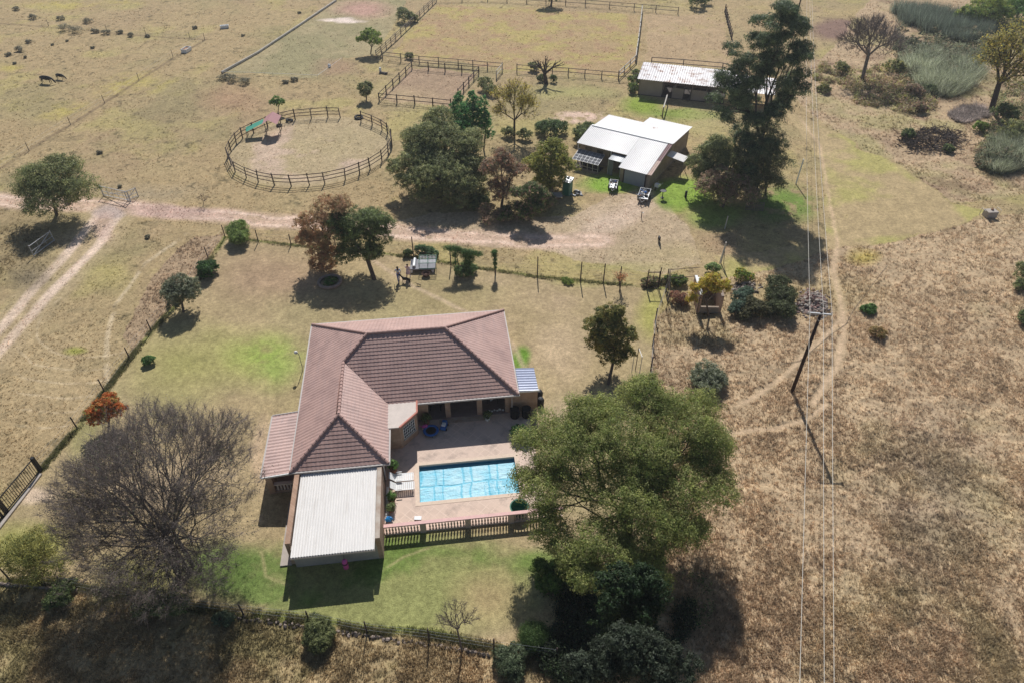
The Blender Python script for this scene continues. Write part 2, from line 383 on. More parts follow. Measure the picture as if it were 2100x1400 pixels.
def ground(x, y):
    """albedo (n,3), roughness of growth (n), at ground points"""
    u, v = PX(x, y); d = np.hypot(y, H)/FP    # metres per pixel
    nu = (fbm(x, y, 5, 3)-.5); nv = (fbm(x, y, 5, 8)-.5); U = u+nu*3.2/d*.6; Vv = v+nv*3.2/d*.45
    big = fbm(x, y, 22, 11); mid = fbm(x, y, 6, 21, 5); sm = fbm(x, y, 1.4, 31, 4, .7); ti = fbm(x, y, .45, 41, 3, .7)
    c = np.zeros(x.shape+(3,)); c[:] = C(166, 147, 104); rough = np.full(x.shape, .35)
    def mx(col, f):
        nonlocal c; f = np.clip(f, 0, 1)[..., None]; c = c*(1-f)+np.asarray(col)*f
    def el(cu, cv, ru, rv, soft=.5, a=0.):
        du = U-cu; dv = Vv-cv; ca, sa = math.cos(a), math.sin(a)
        q = np.sqrt(((du*ca+dv*sa)/ru)**2+((-du*sa+dv*ca)/rv)**2); return np.clip((1-q)/soft, 0, 1)
    def pg(poly, soft=0): return inpoly(U, Vv, poly).astype(float)
    st = lambda a, lo, hi: np.clip((a-lo)/(hi-lo), 0, 1)
    # open veld, upper left
    mx(C(168, 152, 106), st(mid, .5, .75)*.7); mx(C(156, 134, 104), st(big, .52, .72)*.5); mx(C(144, 138, 92), st(fbm(x, y, 9, 52), .48, .72)*.6); mx(C(172, 164, 96), st(fbm(x, y, 7, 57, 5), .56, .72)*.6)
    mx(C(108, 100, 70), st(sm, .6, .8)*.6); mx(C(84, 80, 54), st(fbm(x, y, .9, 58, 3, .8), .64, .78)*.65)
    for a in [(260,175,90,26,-.2),(130,230,70,20,-.3),(120,12,110,12,0),(255,5,60,8,0),(20,140,40,14,0),(330,180,50,10,-.4)]:
        mx(C(176, 166, 80), el(*a[:4], .8, a[4])*.75*st(sm, .3, .6))
    mx(C(140, 128, 92), el(330,230,120,60,.9)*.5); mx(C(164, 128, 100), el(480,205,90,40,.8)*.55); mx(C(155,145,118), el(300,395,150,28,.9)*.5)
    # far paddocks
    f = pg([(800,112),(895,10),(1310,30),(1310,125),(1268,160),(1030,145)]); mx(C(168, 146, 102), f); mx(C(172, 162, 90), f*st(fbm(x,y,4.5,55,5), .46, .62)*.8); mx(C(152, 122, 92), f*st(sm, .5, .75)*.8)
    f = pg([(1325,30),(1480,30),(1500,140),(1325,125)]); mx(C(170, 148, 110), f); mx(C(168, 156, 96), f*st(mid, .5, .7)*.7)
    f = pg([(460,152),(690,5),(835,0),(770,115),(700,122),(650,160)]); mx(C(158, 148, 108), f); mx(C(140, 138, 96), f*st(mid, .45, .65)*.7)
    mx(C(178, 142, 124), el(745,20,80,22,.7)); mx(C(225, 212, 200), el(702,42,60,5,.6)*.9)
    f = pg([(778,207),(845,143),(982,152),(925,220)]); mx(C(160, 136, 110), f*.85)
    mx(C(98, 92, 64), el(500,165,48,9,.7)*.8*st(sm, .35, .6)); mx(C(98, 92, 64), el(605,165,45,7,.7)*.6*st(sm, .4, .6))
    mx(C(160, 125, 105), el(690,140,60,22,.7)*.5)
    mx(C(126, 100, 90), el(1725,62,75,34,.5)*.9); mx(C(166, 150, 96), el(1800,28,130,22,.7)*.6); mx(C(165, 140, 100), el(1560,40,50,40,.7)*.5)
    # around the pen and behind the outbuilding
    q = np.hypot(x+26.0, y-84.6); mx(C(172, 158, 120), st(10.6-q, 0, .6)*.8); mx(C(190, 168, 146), st(10-q, 0, 3)*st(mid, .52, .66)*.8)
    mx(C(158, 160, 104), el(1180,190,110,22,.8)*.7); mx(C(128, 152, 62), el(1320,215,60,28,.6)*.95); mx(C(118, 146, 60), el(1400,236,110,16,.6)*.8)
    mx(C(205, 180, 158), el(1190,240,75,15,.5)*st(sm, .38, .55)); mx(C(178, 160, 118), el(830,200,90,30,.8)*.6)
    mx(C(170, 165, 106), el(1440,250,60,40,.8)*.6)
    # drive, yard
    f = pg([(790,455),(880,440),(1180,440),(1260,400),(1370,420),(1420,470),(1440,540),(1360,560),(1100,515),(800,480)])
    mx(C(178, 160, 130), f*.75); mx(C(170, 156, 112), el(1390,520,160,30,.8)*.8); mx(C(160, 158, 92), el(1280,545,150,14,.8)*.6)
    mx(C(194, 176, 150), el(1235,445,85,34,.9)*.6)
    mx(C(198, 178, 156), st(2.2-pdist(x, y, DRIVE), 0, 1.5)*.6)
    mx(C(128, 160, 66), el(1400,395,75,42,.4)*.97); mx(C(132, 156, 74), el(1475,440,75,40,.5)*.9); mx(C(104, 132, 62), el(1600,420,90,50,.5)*.95*st(sm,.25,.5))
    mx(C(120, 160, 58), el(1250,380,75,22,.5)*.9); mx(C(92, 122, 50), el(1360,415,22,12,.5)*.6)
    mx(C(160, 136, 104), el(1480,500,70,35,.8)*.7)
    d_ = pdist(x+nu*1.2, y+nv*1.2, ROAD); mx(C(194, 168, 144), st(1.9-d_, 0, .9)*(.6+.4*st(sm, .3, .5))); mx(C(222, 200, 178), np.clip(1-np.abs(d_-.8)/.45, 0, 1)*.7*st(sm, .3, .5))
    mx(C(180, 152, 138), st(1.6-d_, 0, .6)*el(330,435,170,26,.6)*.8)
    d1 = pdist(x+nu*.5, y, TRK1); d2 = pdist(x+nu*.5, y, TRK2); dm = np.minimum(d1, d2)
    mx(C(176, 160, 122), st(2.4-dm, 0, 1.6)*.6); mx(C(212, 192, 170), st(.75-dm, 0, .45)*.9)
    mx(C(172, 158, 150), el(225,438,34,20,.4)*.9); mx(C(190,162,148), el(215,462,28,34,.6)*.6)
    # outside the garden, left
    f = pg([(462,487),(395,590),(311,680),(266,735),(250,690),(300,610),(330,540),(390,490)]); mx(C(158, 136, 108), f*.75); rough = np.where(f > 0, .8, rough)
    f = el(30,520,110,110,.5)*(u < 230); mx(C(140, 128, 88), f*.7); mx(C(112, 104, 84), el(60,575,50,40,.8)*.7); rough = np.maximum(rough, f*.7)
    mx(C(176, 158, 116), el(100,760,190,170,.8)*.5); mx(C(150, 158, 74), el(150,718,28,12,.7)*.8); mx(C(168, 160, 92), el(230,560,70,60,.8)*.4)
    for k in range(6):   # mower swirls
        ce = G(235, 640); rr = np.hypot(x-ce[0], (y-ce[1])*1.05)-(6.5+k*1.7)
        mx(C(200, 186, 150), np.clip(1-np.abs(rr+nu*.8)/.16, 0, 1)*.55*(v > 610)*st(u, 20, 60)*(pdist(x, y, FENCEL) > .8)*st(sm, .3, .5))
    dd = pdist(x+nu*.6, y+nv*.6, wl([(220,780),(216,740),(220,690),(240,620),(300,540),(380,480)])); mx(C(200, 186, 150), st(.34-dd, 0, .25)*.6*st(sm, .25, .45))
    # far right
    TALL = [(1615,190),(1700,265),(1850,345),(1960,415),(2040,405),(2200,380),(2200,-20),(1800,-20),(1700,110),(1640,150)]
    f = pg(TALL); mx(C(176, 154, 120), f*.9); mx(C(158, 152, 100), f*st(mid, .48, .66)*.8); mx(C(124, 100, 80), f*st(fbm(x, y, 4, 66), .55, .75)*.6); rough = np.where(f > 0, .75, rough)
    f = pg([(1600,215),(1700,268),(1850,348),(1960,418),(2030,432),(1990,455),(1760,505),(1560,560),(1440,560),(1440,520),(1690,500),(1680,330)])
    mx(C(172, 154, 110), f*.95); mx(C(158, 160, 92), f*st(mid, .52, .68)*.7); rough = np.where(f > 0, .2, rough)
    FIELD = [(1300,660),(1345,640),(1500,560),(1760,508),(1990,455),(2040,445),(2300,420),(2500,1700),(1280,1700),(1345,1080),(1334,760)]
    f = pg(FIELD); mx(C(178, 157, 121), f); mx(C(192, 171, 132), f*st(mid, .5, .72)*.55); mx(C(160, 142, 110), f*st(fbm(x, y, 9, 73), .5, .72)*.45)
    mx(C(150, 146, 94), f*st(fbm(x, y, 10, 77, 5), .54, .74)*.45); mx(C(136, 120, 98), f*st(sm, .6, .82)*.45)
    mx(C(138, 124, 110), f*el(1900,1010,190,240,.9)*.5*st(mid, .4, .6)); mx(C(172, 158, 70), el(1770,528,44,22,.7)*.8); mx(C(160, 150, 95), f*el(1620,600,230,60,.8)*.5)
    rough = np.where(f > 0, 1.0, rough)
    for pth, wd in ((PATHR, .36), (PATHR2, .24), (PATHR3, .26)):
        dd = pdist(x+nu*.8, y+nv*.8, pth); mx(C(204, 178, 142), st(wd-dd, 0, wd)*.62*st(sm, .12, .45)); rough = np.where(dd < wd*1.1, .02, rough)
    f = el(1580,470,130,52,.5); mx(C(138, 124, 88), f*.4)
    # garden lawn
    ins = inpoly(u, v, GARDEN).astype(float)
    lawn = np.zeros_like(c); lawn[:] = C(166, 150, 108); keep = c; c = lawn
    mx(C(154, 148, 100), st(big, .42, .6)*.7); mx(C(176, 156, 122), st(mid, .5, .7)*.6)
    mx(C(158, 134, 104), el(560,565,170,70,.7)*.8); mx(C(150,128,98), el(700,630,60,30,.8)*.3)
    mx(C(154, 158, 94), el(520,735,160,80,.9)*.9); mx(C(140, 164, 80), el(550,728,120,50,.9)*.95*st(sm, .25, .55)); mx(C(130,162,74), el(575,770,70,45,.9)*.7*st(mid,.35,.6))
    mx(C(146, 150, 88), el(370,750,170,120,.9)*.75); mx(C(176, 158, 112), el(480,840,110,28,.8)*.7)
    mx(C(148, 136, 88), el(900,600,130,50,.8)*.5); mx(C(188, 168, 132), el(1140,720,90,90,.8)*.75); mx(C(152, 156, 82), el(1340,640,45,70,.7)*.8)
    mx(C(190, 174, 138), el(1160,860,110,60,.8)*.7); mx(C(96, 140, 48), el(1068,735,22,34,.5)*.95); mx(C(146, 158, 80), el(1180,575,70,18,.8)*.5)
    mx(C(184, 162, 128), el(545,930,24,100,.6)*.9); mx(C(186,166,128), el(420,960,130,60,.7)*.6)
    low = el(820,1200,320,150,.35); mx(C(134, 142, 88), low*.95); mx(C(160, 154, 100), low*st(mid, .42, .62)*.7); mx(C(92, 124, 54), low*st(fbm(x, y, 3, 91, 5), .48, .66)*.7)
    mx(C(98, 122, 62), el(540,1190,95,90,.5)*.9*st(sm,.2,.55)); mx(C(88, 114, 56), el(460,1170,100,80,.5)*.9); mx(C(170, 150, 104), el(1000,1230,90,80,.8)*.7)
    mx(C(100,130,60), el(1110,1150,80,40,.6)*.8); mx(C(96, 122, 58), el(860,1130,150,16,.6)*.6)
    mx(C(146, 150, 84), el(60,1110,110,60,.6)*.9); mx(C(206, 186, 158), el(60,1010,80,22,.6)*.85); mx(C(190, 170, 138), el(300,1010,140,60,.7)*.6)
    mx(C(120, 128, 66), el(300,1180,130,60,.7)*.7); mx(C(106, 130, 60), el(190,880,30,110,.6,.6)*.3)
    dd = pdist(x+nu*.4, y+nv*.4, PATH1); mx(C(200, 178, 148), st(.4-dd, 0, .4)*.6)
    for pth in (wl([(786,1168),(830,1140),(880,1122)]), wl([(535,1130),(545,1180),(590,1198)]), wl([(620,760),(600,830),(590,850)])):
        dd = pdist(x+nu*.3, y, pth); mx(C(172, 162, 112), st(.16-dd, 0, .15)*.55*st(sm,.25,.5))
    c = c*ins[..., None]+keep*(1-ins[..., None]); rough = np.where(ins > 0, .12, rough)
    # strip south of the garden
    f = ((v > 1180) & (ins == 0) & (u < 1345)).astype(float); mx(C(166, 148, 106), f*.9); mx(C(190, 166, 122), f*st(mid, .5, .7)*.6); mx(C(126, 122, 76), f*st(fbm(x, y, 3, 95), .5, .7)*.7); rough = np.where(f > 0, .95, rough)
    # growth along the fence lines, with the shadow at the garden fences painted in
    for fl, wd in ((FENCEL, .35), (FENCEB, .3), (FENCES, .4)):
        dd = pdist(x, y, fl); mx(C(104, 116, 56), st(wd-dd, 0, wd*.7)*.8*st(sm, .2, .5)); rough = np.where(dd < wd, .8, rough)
    for fl in (FARF, FARF2):
        dd = pdist(x+nu*.8, y, fl); mx(C(116, 100, 76), st(.5-dd, 0, .4)*.6)
    fi = fbm(x, y, .8, 47, 4, .8)
    c = c*(.80+.34*sm[..., None])*(.80+.40*ti[..., None])*(.82+.36*fi[..., None])
    hx, hy = hl(x, y)
    patio = (hx > 6.0) & (hx < 17.3) & (hy < -9.6) & (hy > -20.0); rough = np.where(patio, 0, rough)
    hs = (hx > -2.1) & (hx < 18.2) & (hy < 0) & (hy > -16); rough = np.where(hs, 0, rough)
    pool = (hx > 8.3) & (hx < 15.8) & (hy < -14.2) & (hy > -17.95)
    rz_ = np.clip((rough-.3)/.65, 0, 1)**1.2
    z = (fbm(x, y, 1.1, 61, 3)-.5)*.24*rz_+(fbm(x, y, .5, 62, 2)-.5)*.14*rz_
    near = (hx > -3.2) & (hx < 19) & (hy < 1) & (hy > -23.4)
    z = np.where(near, z*.1-.03, z); z = np.where(patio & ~pool, -.06, z); z = np.where(pool, -1.7, z)
    return np.clip(c, .01, .9), rough, z
HAZE = .00034
if HAZE:
    hm = bpy.data.materials.new('haze'); hm.use_nodes = True; nt = hm.node_tree; nt.nodes.remove(nt.nodes['Principled BSDF'])
    vs = nt.nodes.new('ShaderNodeVolumeScatter'); vs.inputs['Density'].default_value = HAZE; vs.inputs['Color'].default_value = (.92, .95, 1, 1); vs.inputs['Anisotropy'].default_value = .3
    nt.links.new(vs.outputs[0], nt.nodes['Material Output'].inputs['Volume'])
    tag(MB().box(-400, 400, -80, 700, -3, 60).build('haze', hm), kind='structure')
# ---------------------------------------------------------------- ground sheet
def build_ground():
    ys = [9.0]
    while ys[-1] < 195: ys.append(ys[-1]+.075+.0020*(ys[-1]-9))
    while ys[-1] < 1500: ys.append(ys[-1]*1.12)
    ys = [-60, -20, 2]+ys; ys = np.array(ys)
    t = np.linspace(-1.06, 1.06, 900); t = np.concatenate([[-9, -4, -2.4, -1.6, -1.25], t, [1.25, 1.6, 2.4, 4, 9]])
    hw_ = .575*np.clip(ys, 8, None)+21.5
    X = t[None]*hw_[:, None]; Y = np.repeat(ys[:, None], len(t), 1)
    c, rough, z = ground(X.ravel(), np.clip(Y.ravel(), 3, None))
    V = np.stack([X.ravel(), Y.ravel(), z], 1); n, m = len(ys), len(t)
    i = (np.arange(n-1)[:, None]*m+np.arange(m-1)[None]).ravel(); F = np.stack([i, i+1, i+m+1, i+m], 1)
    mt, nt, b = newmat('dry_grass_ground')
    at = nt.nodes.new('ShaderNodeAttribute'); at.attribute_name = 'Col'
    tc = nt.nodes.new('ShaderNodeTexCoord').outputs['Object']
    f1 = noise(nt, tc, 3.2, 8, .72); f2 = noise(nt, tc, 11, 5, .7)
    o = mixcol(nt, 1, at.outputs['Color'], mixcol(nt, ramp(nt, f1, .3, .7), (.66, .64, .6), (1.3, 1.27, 1.2)), 'MULTIPLY')
    o = mixcol(nt, 1, o, mixcol(nt, ramp(nt, f2, .32, .68), (.74, .75, .72), (1.24, 1.22, 1.2)), 'MULTIPLY')
    nt.links.new(o, b.inputs['Base Color']); b.inputs['Roughness'].default_value = .95; b.inputs['Specular IOR Level'].default_value = .1
    bump(nt, b, f2, .8, .06)
    g = np_mesh('ground', V, F, mt, None, c, smooth=True); tag(g, kind='structure')
build_ground()
def blades(name, label, pts, cols, h, wd, nb, cat='grass', kind='stuff', lean=.45, parent=None, mt=None):
    n = len(pts); p = np.repeat(pts, nb, 0); hh = np.repeat(h, nb)*(.5+.7*RNG.random(n*nb)); rad = np.repeat(h, nb)*.45
    an = RNG.random(n*nb)*6.283; rr = rad*RNG.random(n*nb)**.5
    root = p+np.stack([np.cos(an)*rr, np.sin(an)*rr, -.03+0*rr], 1)
    le = lean*hh*(.3+RNG.random(n*nb)); a2 = an+RNG.normal(size=n*nb)*.7
    tip = root+np.stack([np.cos(a2)*le, np.sin(a2)*le, hh], 1)
    pa = RNG.random(n*nb)*3.1416; ww = np.repeat(wd, nb)*(.6+.8*RNG.random(n*nb)); off = np.stack([np.cos(pa)*ww, np.sin(pa)*ww, 0*ww], 1)
    V = np.stack([root-off, root+off, tip], 1).reshape(-1, 3); F = np.arange(len(V)).reshape(-1, 3)
    c = np.repeat(cols, nb, 0)*(.65+.7*RNG.random((n*nb, 1)))
    return tag(np_mesh(name, V, F, mt or BLADE, parent, np.repeat(c, 3, 0)), label, cat, None, kind)
def build_grass():
    n = 260000
    u = RNG.random(n)*2300-100; v = RNG.random(n)*1560-20
    x = (u-1050)/FP; yy = -(v-700)/FP
    d1 = math.cos(TH)+yy*math.sin(TH); d2 = -math.sin(TH)+yy*math.cos(TH); t = -H/d2
    X, Y = x*t, d1*t; ok = Y < 185; X, Y = X[ok], Y[ok]
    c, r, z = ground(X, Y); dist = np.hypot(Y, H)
    cl = fbm(X, Y, 2.2, 131, 3)
    keep = RNG.random(len(X)) < np.clip(np.where(r < .3, .25*r, r)*1.2*(.45+.9*np.clip((cl-.38)*6, 0, 1)), 0, 1)*np.clip(1.25-dist/190, .25, 1)
    X, Y, c, r, z, cl, dist = (a[keep] for a in (X, Y, c, r, z, cl, dist))
    h = (.03+.25*r*((.35+1.1*np.clip(cl-.2, 0, 1)*RNG.random(len(X))*1.5)))*(.8+dist/160)
    c = c*(.84+.42*RNG.random((len(X), 1)))*np.where(RNG.random((len(X), 1)) < .05, .75, 1.12)
    blades('dry_grass', 'tufts of dry straw coloured veld grass covering the fields', np.stack([X, Y, z], 1), c, h, .012+.00035*dist, 6)
build_grass()
def verge(label, pts, n, h, cols, wd=.28):
    P0 = [G(*p) for p in pts]; L = [np.linalg.norm(b-a) for a, b in zip(P0[:-1], P0[1:])]; Q = []
    for a, b, l in zip(P0[:-1], P0[1:], L):
        k = int(n*l/sum(L)); t = RNG.random((k, 1)); q = a+(b-a)*t; q[:, :2] += RNG.normal(size=(k, 2))*wd*.5; Q.append(q)
    Q = np.concatenate(Q); cl = fbm(Q[:, 0], Q[:, 1], 1.5, 611, 3); Q = Q[cl > .4]
    c = np.array(cols)[RNG.integers(0, len(cols), len(Q))]*(.6+.8*RNG.random((len(Q), 1)))
    blades('verge_grass', label, Q, c, np.full(len(Q), h), np.full(len(Q), .02), 7)
VG = [(.16,.17,.07),(.22,.21,.10),(.30,.26,.15),(.12,.13,.05)]
verge('tall uncut green grass along the left garden fence', [(85,962),(158,877),(215,803),(266,735),(311,680),(395,590),(462,487)], 3200, .24, VG)
verge('uncut grass strip under the fence beside the dirt road', [(462,487),(597,503),(800,522),(1102,568),(1365,592)], 2400, .18, VG)
verge('uncut grass growing over the bottom garden edge', [(-40,1192),(140,1200),(380,1243),(500,1260),(640,1272),(750,1292),(880,1303),(1020,1330)], 4200, .22, VG+[(.3,.25,.14)])
# ---------------------------------------------------------------- tree list
OLIVE = [(.110,.125,.055),(.150,.160,.068),(.085,.098,.044),(.19,.19,.088)]
DKG = [(.065,.088,.034),(.095,.122,.045),(.052,.070,.030),(.125,.15,.058)]
LIME = [(.12,.17,.030),(.15,.19,.045),(.09,.13,.03),(.18,.20,.06)]
FEATH = [(.128,.150,.044),(.162,.178,.054),(.096,.122,.036),(.20,.205,.072),(.138,.144,.058)]
GREYG = [(.12,.14,.085),(.16,.18,.12),(.09,.11,.06),(.20,.21,.15)]
RUST = [(.26,.155,.09),(.29,.19,.11),(.21,.135,.08),(.25,.20,.11),(.19,.155,.085)]
ORNG = [(.36,.12,.03),(.30,.09,.025),(.40,.18,.05),(.22,.10,.03)]
YEL = [(.30,.25,.045),(.24,.21,.05),(.36,.28,.06),(.18,.17,.05)]
BROWNF = [(.20,.14,.10),(.25,.175,.12),(.15,.115,.08),(.16,.15,.08)]
CONI = [(.06,.15,.05),(.08,.19,.06),(.045,.11,.04)]
PINE = [(.045,.066,.034),(.068,.094,.044),(.092,.120,.054),(.032,.048,.026)]
BARKT = mat('bark_warm_brown', (.215,.178,.158), .95, .3, 6, .5)
# the big feathery tree right of the pool
tree('feathery_tree', 'huge spreading tree with feathery light green crown beside the pool', 'tree', (1290,1125),
     [(1285,890,120,0),(1150,920,92,0),(1125,1000,80,0),(1395,870,100,0),(1325,815,62,0),(1415,985,95,0),(1290,1020,115,0),(1225,1100,80,0),(1390,1075,72,0),(1455,925,54,0),(1082,900,40,0),(1190,850,46,0),(1310,1110,60,0),(1120,1065,50,0),(1180,1160,44,0),(1215,1180,50,0),(1335,1165,44,0),(1150,1120,36,0)],
     260000, .040, FEATH, tr=.20, nt=480, flat=.62, hollow=.35, m=14, sp=.13, forks=3, aspect=2.8, droop=.35, lump=.30, bark=BARKD, var=.38, dk=.8, sh=1262, sub_=5)
bare_tree('bare_tree', 'very large leafless tree with dense brown twigs at the lower left', 'tree', (378,1172),
     [(335,965,130,0),(225,1010,100,0),(435,990,90,0),(240,1110,105,0),(400,1090,100,0),(330,890,72,0),(465,890,58,0),(315,1160,95,0),(180,990,56,0),(180,1080,60,0),(260,910,50,0),(340,1195,70,0),(420,1165,60,0)],
     2400, .15, BARKT, forks=4, rmin=.0075, twig=13, tl=.95, lump=.3, dk=.75, hollow=.4, sh=1310,
     cols=[(.115,.095,.08),(.10,.09,.062),(.092,.10,.055),(.135,.11,.09)], ncrown=30000, size=.034, spread=.42)
shrub('olive yellow small tree on the lawn corner by the entrance gate', (80,1208), [(72,1135,56,0),(98,1165,40,0),(50,1160,34,0)], 9000, .05,
     [(.14,.14,.045),(.18,.17,.05),(.10,.11,.035)], name='small_tree', cat='tree')
tree('dense_tree', 'dense dark olive tree standing at the fork of the dirt roads', 'tree', (116,441), [(108,378,62,0),(70,388,38,0),(150,392,34,0),(112,350,36,.5),(100,408,52,-.3)],
     30000, .075, OLIVE, tr=.2, nt=60, sp=0.102, sh=483)
tree('rounded_tree', 'slim trunked tree with dark rounded crown on the lawn right of the farmhouse', 'tree', (1247,788), [(1250,675,48,0),(1228,700,36,0),(1280,690,34,0),(1250,722,38,0),(1250,640,30,0),(1222,668,30,0),(1282,720,24,0)],
     20000, .065, [(.10,.11,.035),(.14,.13,.04),(.07,.08,.03),(.19,.16,.055)], tr=.13, nt=50, sp=0.109, sh=815)
tree('dark_tree', 'dark green tree with leaning trunk casting shade on the back lawn', 'tree', (768,573), [(735,462,54,0),(770,460,42,0),(700,478,40,0),(738,502,50,0),(782,487,30,0),(690,452,26,0),(760,520,26,0),(715,520,30,0)],
     34000, .062, DKG, tr=.22, nt=60, sp=0.102, sh=598)
tree('autumn_tree', 'rust and orange autumn tree beside the dark green tree on the lawn edge', 'tree', (655,545), [(672,430,44,0),(640,455,34,0),(650,495,40,0),(700,418,30,0),(690,470,38,0),(632,485,24,0),(655,515,30,0),(680,520,26,0),(650,538,24,0),(672,545,20,0)],
     28000, .06, RUST, tr=.18, nt=60, sp=0.096, hollow=.4, sh=585)
tree('pepper_tree', 'massive dark green weeping tree north of the dirt road', 'tree', (905,405), [(905,300,72,1),(860,320,48,0),(950,300,52,1),(900,360,70,-1),(855,290,38,1),(965,335,36,0),(905,250,40,2),(850,370,36,-1),(945,370,48,-1),(820,345,26,0),(985,350,34,0),(925,395,40,-1.5),(875,395,34,-1.5),(970,375,34,-1)],
     90000, .08, OLIVE, tr=.4, nt=160, sp=0.087, sh=425, droop=.35, aspect=2.4, forks=2, dk=.6)
for i, (lu, tu, tv, r) in enumerate([(940,940,215,16),(968,968,212,15),(992,990,225,18),(955,955,240,24)]):
    tree('conifer', ['bright green conifer leftmost behind the massive weeping tree','bright green conifer in the middle behind the weeping tree','tallest bright green conifer right of the weeping tree','low bright green conifer in front of its taller neighbours'][i], 'tree',
         (lu, 300+i*4), [(tu, tv, r, 0),(tu, tv+20, r*1.2, 0),(tu, tv+42, r*1.4, 0),(tu, tv-16, r*.6, 0)], 4200, .07, CONI, tr=.1, nt=20, flat=1.5, sp=0.108)
bare_tree('yellowing_tree', 'thin yellow leaved tree with upright branches behind the weeping tree', 'tree', (1055,278),
     [(1058,205,38,0),(1030,200,26,0),(1080,215,26,0),(1058,180,24,0),(1025,230,20,0),(1085,240,18,0)], 320, .16, BARKD, rmin=.014, twig=5, tl=.6,
     cols=YEL, ncrown=5000, size=.06, spread=.25)
tree('reddish_tree', 'thin reddish brown tree between the two green crowns by the dirt road', 'tree', (1028,425), [(1030,345,42,0),(1002,348,26,0),(1058,352,27,0),(1030,382,32,0),(1030,318,20,0),(1025,405,16,0)],
     11000, .065, BROWNF+[(.24,.13,.08)], tr=.15, nt=120, sp=0.120, hollow=.3, sh=452)
tree('yellow_green_tree', 'yellow green bushy tree left of the white roofed outbuilding', 'tree', (1132,395), [(1130,325,44,0),(1102,338,30,0),(1158,338,28,0),(1130,362,40,0),(1130,302,28,0),(1110,380,26,0)],
     20000, .075, [(.15,.16,.04),(.11,.12,.035),(.20,.19,.05)], tr=.16, nt=50, sp=0.096, sh=425)
tree('leaning_tree', 'low dark scrubby tree leaning over the edge of the dirt road', 'tree', (1085,452), [(1090,395,30,0),(1065,395,18,0),(1110,400,20,0),(1095,420,26,0),(1080,435,20,0)],
     10000, .065, DKG+BROWNF[:1], tr=.14, nt=50, sp=0.120)
shrub('brown twiggy undergrowth below the reddish tree by the road', (1010,452), [(1000,432,20,0),(1025,440,16,0),(1000,452,14,0)], 2600, .05, BROWNF)
shrub('grey brown creeper bush against the small green shed', (1135,400), [(1125,382,18,0),(1150,378,14,0)], 2400, .05, BROWNF+OLIVE[:1])
shrub('round green bush left of the outbuilding, nearer the yellow tree', (1132,292), [(1130,265,24,0),(1110,262,15,0),(1148,262,18,0)], 5000, .075, [(.07,.10,.04),(.09,.13,.055),(.05,.075,.03)])
shrub('dark upright bush touching the rear corner of the outbuilding', (1198,290), [(1190,268,17,0),(1208,262,15,0),(1198,278,20,0)], 4200, .07, DKG)
shrub('dark tangled bush on the road verge under the reddish tree', (1060,455), [(1055,430,24,0),(1040,445,18,0),(1075,440,20,0)], 5200, .06, DKG+BROWNF[:2])
shrub('brown green scrub bush at the foot of the yellow green tree', (1120,440), [(1112,420,22,0),(1130,412,16,0)], 4200, .06, BROWNF[:2]+OLIVE)
shrub('dark shrub tucked under the right side of the massive weeping tree', (985,430), [(975,412,22,0),(990,398,16,0)], 4200, .06, DKG+OLIVE)
shrub('shady low growth around the trunk of the yellowing tree', (1060,285), [(1045,272,14,0),(1075,275,14,0)], 2600, .07, OLIVE)
# pine with its main crown and lower limbs
PL = []
for (cu, cv, ru, rv, k, r0, r1) in [(1585,175,40,60,9,15,22),(1598,95,54,90,28,15,25),(1618,45,28,38,7,14,20),(1503,208,38,66,17,13,22),(1550,240,42,74,18,15,25),(1635,150,22,42,9,15,22),(1520,110,22,26,5,12,18),(1560,330,36,40,7,18,26)]:
    for j in range(k):
        t = random.random()*6.283; q = random.random()**.5; PL.append((cu+math.cos(t)*q*ru, cv+math.sin(t)*q*rv, random.uniform(r0, r1), random.uniform(-1.8, 1.8)))
tree('pine_tree', 'tall dark pine towering between the stable and the outbuilding', 'tree', (1545,372), PL,
     80000, .075, PINE, tr=.30, nt=240, flat=.6, hollow=.45, m=22, sp=0.120, bark=BARKD, leaf=LEAFD, aspect=3.4, lump=.3, lowcut=-.3, sub_=0, dk=.2)
tree('grey_green_tree', 'grey green feathery tree at the foot of the tall pine', 'tree', (1570,400), [(1575,285,38,0),(1550,315,40,0),(1590,330,30,0),(1560,355,40,0),(1540,380,36,0),(1585,375,30,0),(1600,300,20,0)],
     18000, .07, [(.09,.10,.05),(.07,.08,.04),(.12,.12,.07)], tr=.14, nt=40, sp=0.120)
tree('bushy_tree', 'broad olive green bush tree right of the outbuilding yard', 'tree', (1470,395), [(1465,325,44,0),(1440,338,32,0),(1505,330,40,0),(1475,300,32,0),(1525,360,40,0),(1448,365,34,0),(1480,385,36,0)],
     30000, .08, OLIVE, tr=.16, nt=50, sp=0.109)
tree('brown_tree', 'brownish leaved tree in front of the olive bush by the yard', 'tree', (1482,425), [(1480,370,38,0),(1450,380,30,0),(1518,385,34,0),(1482,402,32,0),(1540,400,26,0)],
     14000, .07, BROWNF+OLIVE[:1], tr=.14, nt=50, sp=0.096)
bare_tree('leafless_tree', 'wide leafless tree with black lower trunk in the far field', 'tree', (1768,163), [(1785,85,46,0),(1750,90,30,0),(1822,92,28,0),(1785,60,28,0)],
     520, .28, BARKT, rmin=.022, twig=6, tl=1.1, sh=192, hollow=.5)
bare_tree('gnarled_tree', 'gnarled dead looking tree with thick black branches by the paddock rails', 'tree', (1121,172), [(1105,135,13,0),(1145,135,15,0),(1122,125,12,0)], 26, .34, BARKD, rmin=.06, twig=2, tl=.5)
bare_tree('golden_tree', 'large dark limbed tree with golden yellow leaves at the right edge', 'tree', (2032,228), [(2075,120,46,0),(2040,130,26,0),(2100,90,46,0),(2085,160,34,0),(2045,95,22,0)],
     420, .4, BARKD, rmin=.022, twig=5, tl=.8, cols=YEL+OLIVE[:1], ncrown=9000, size=.09, spread=.4)
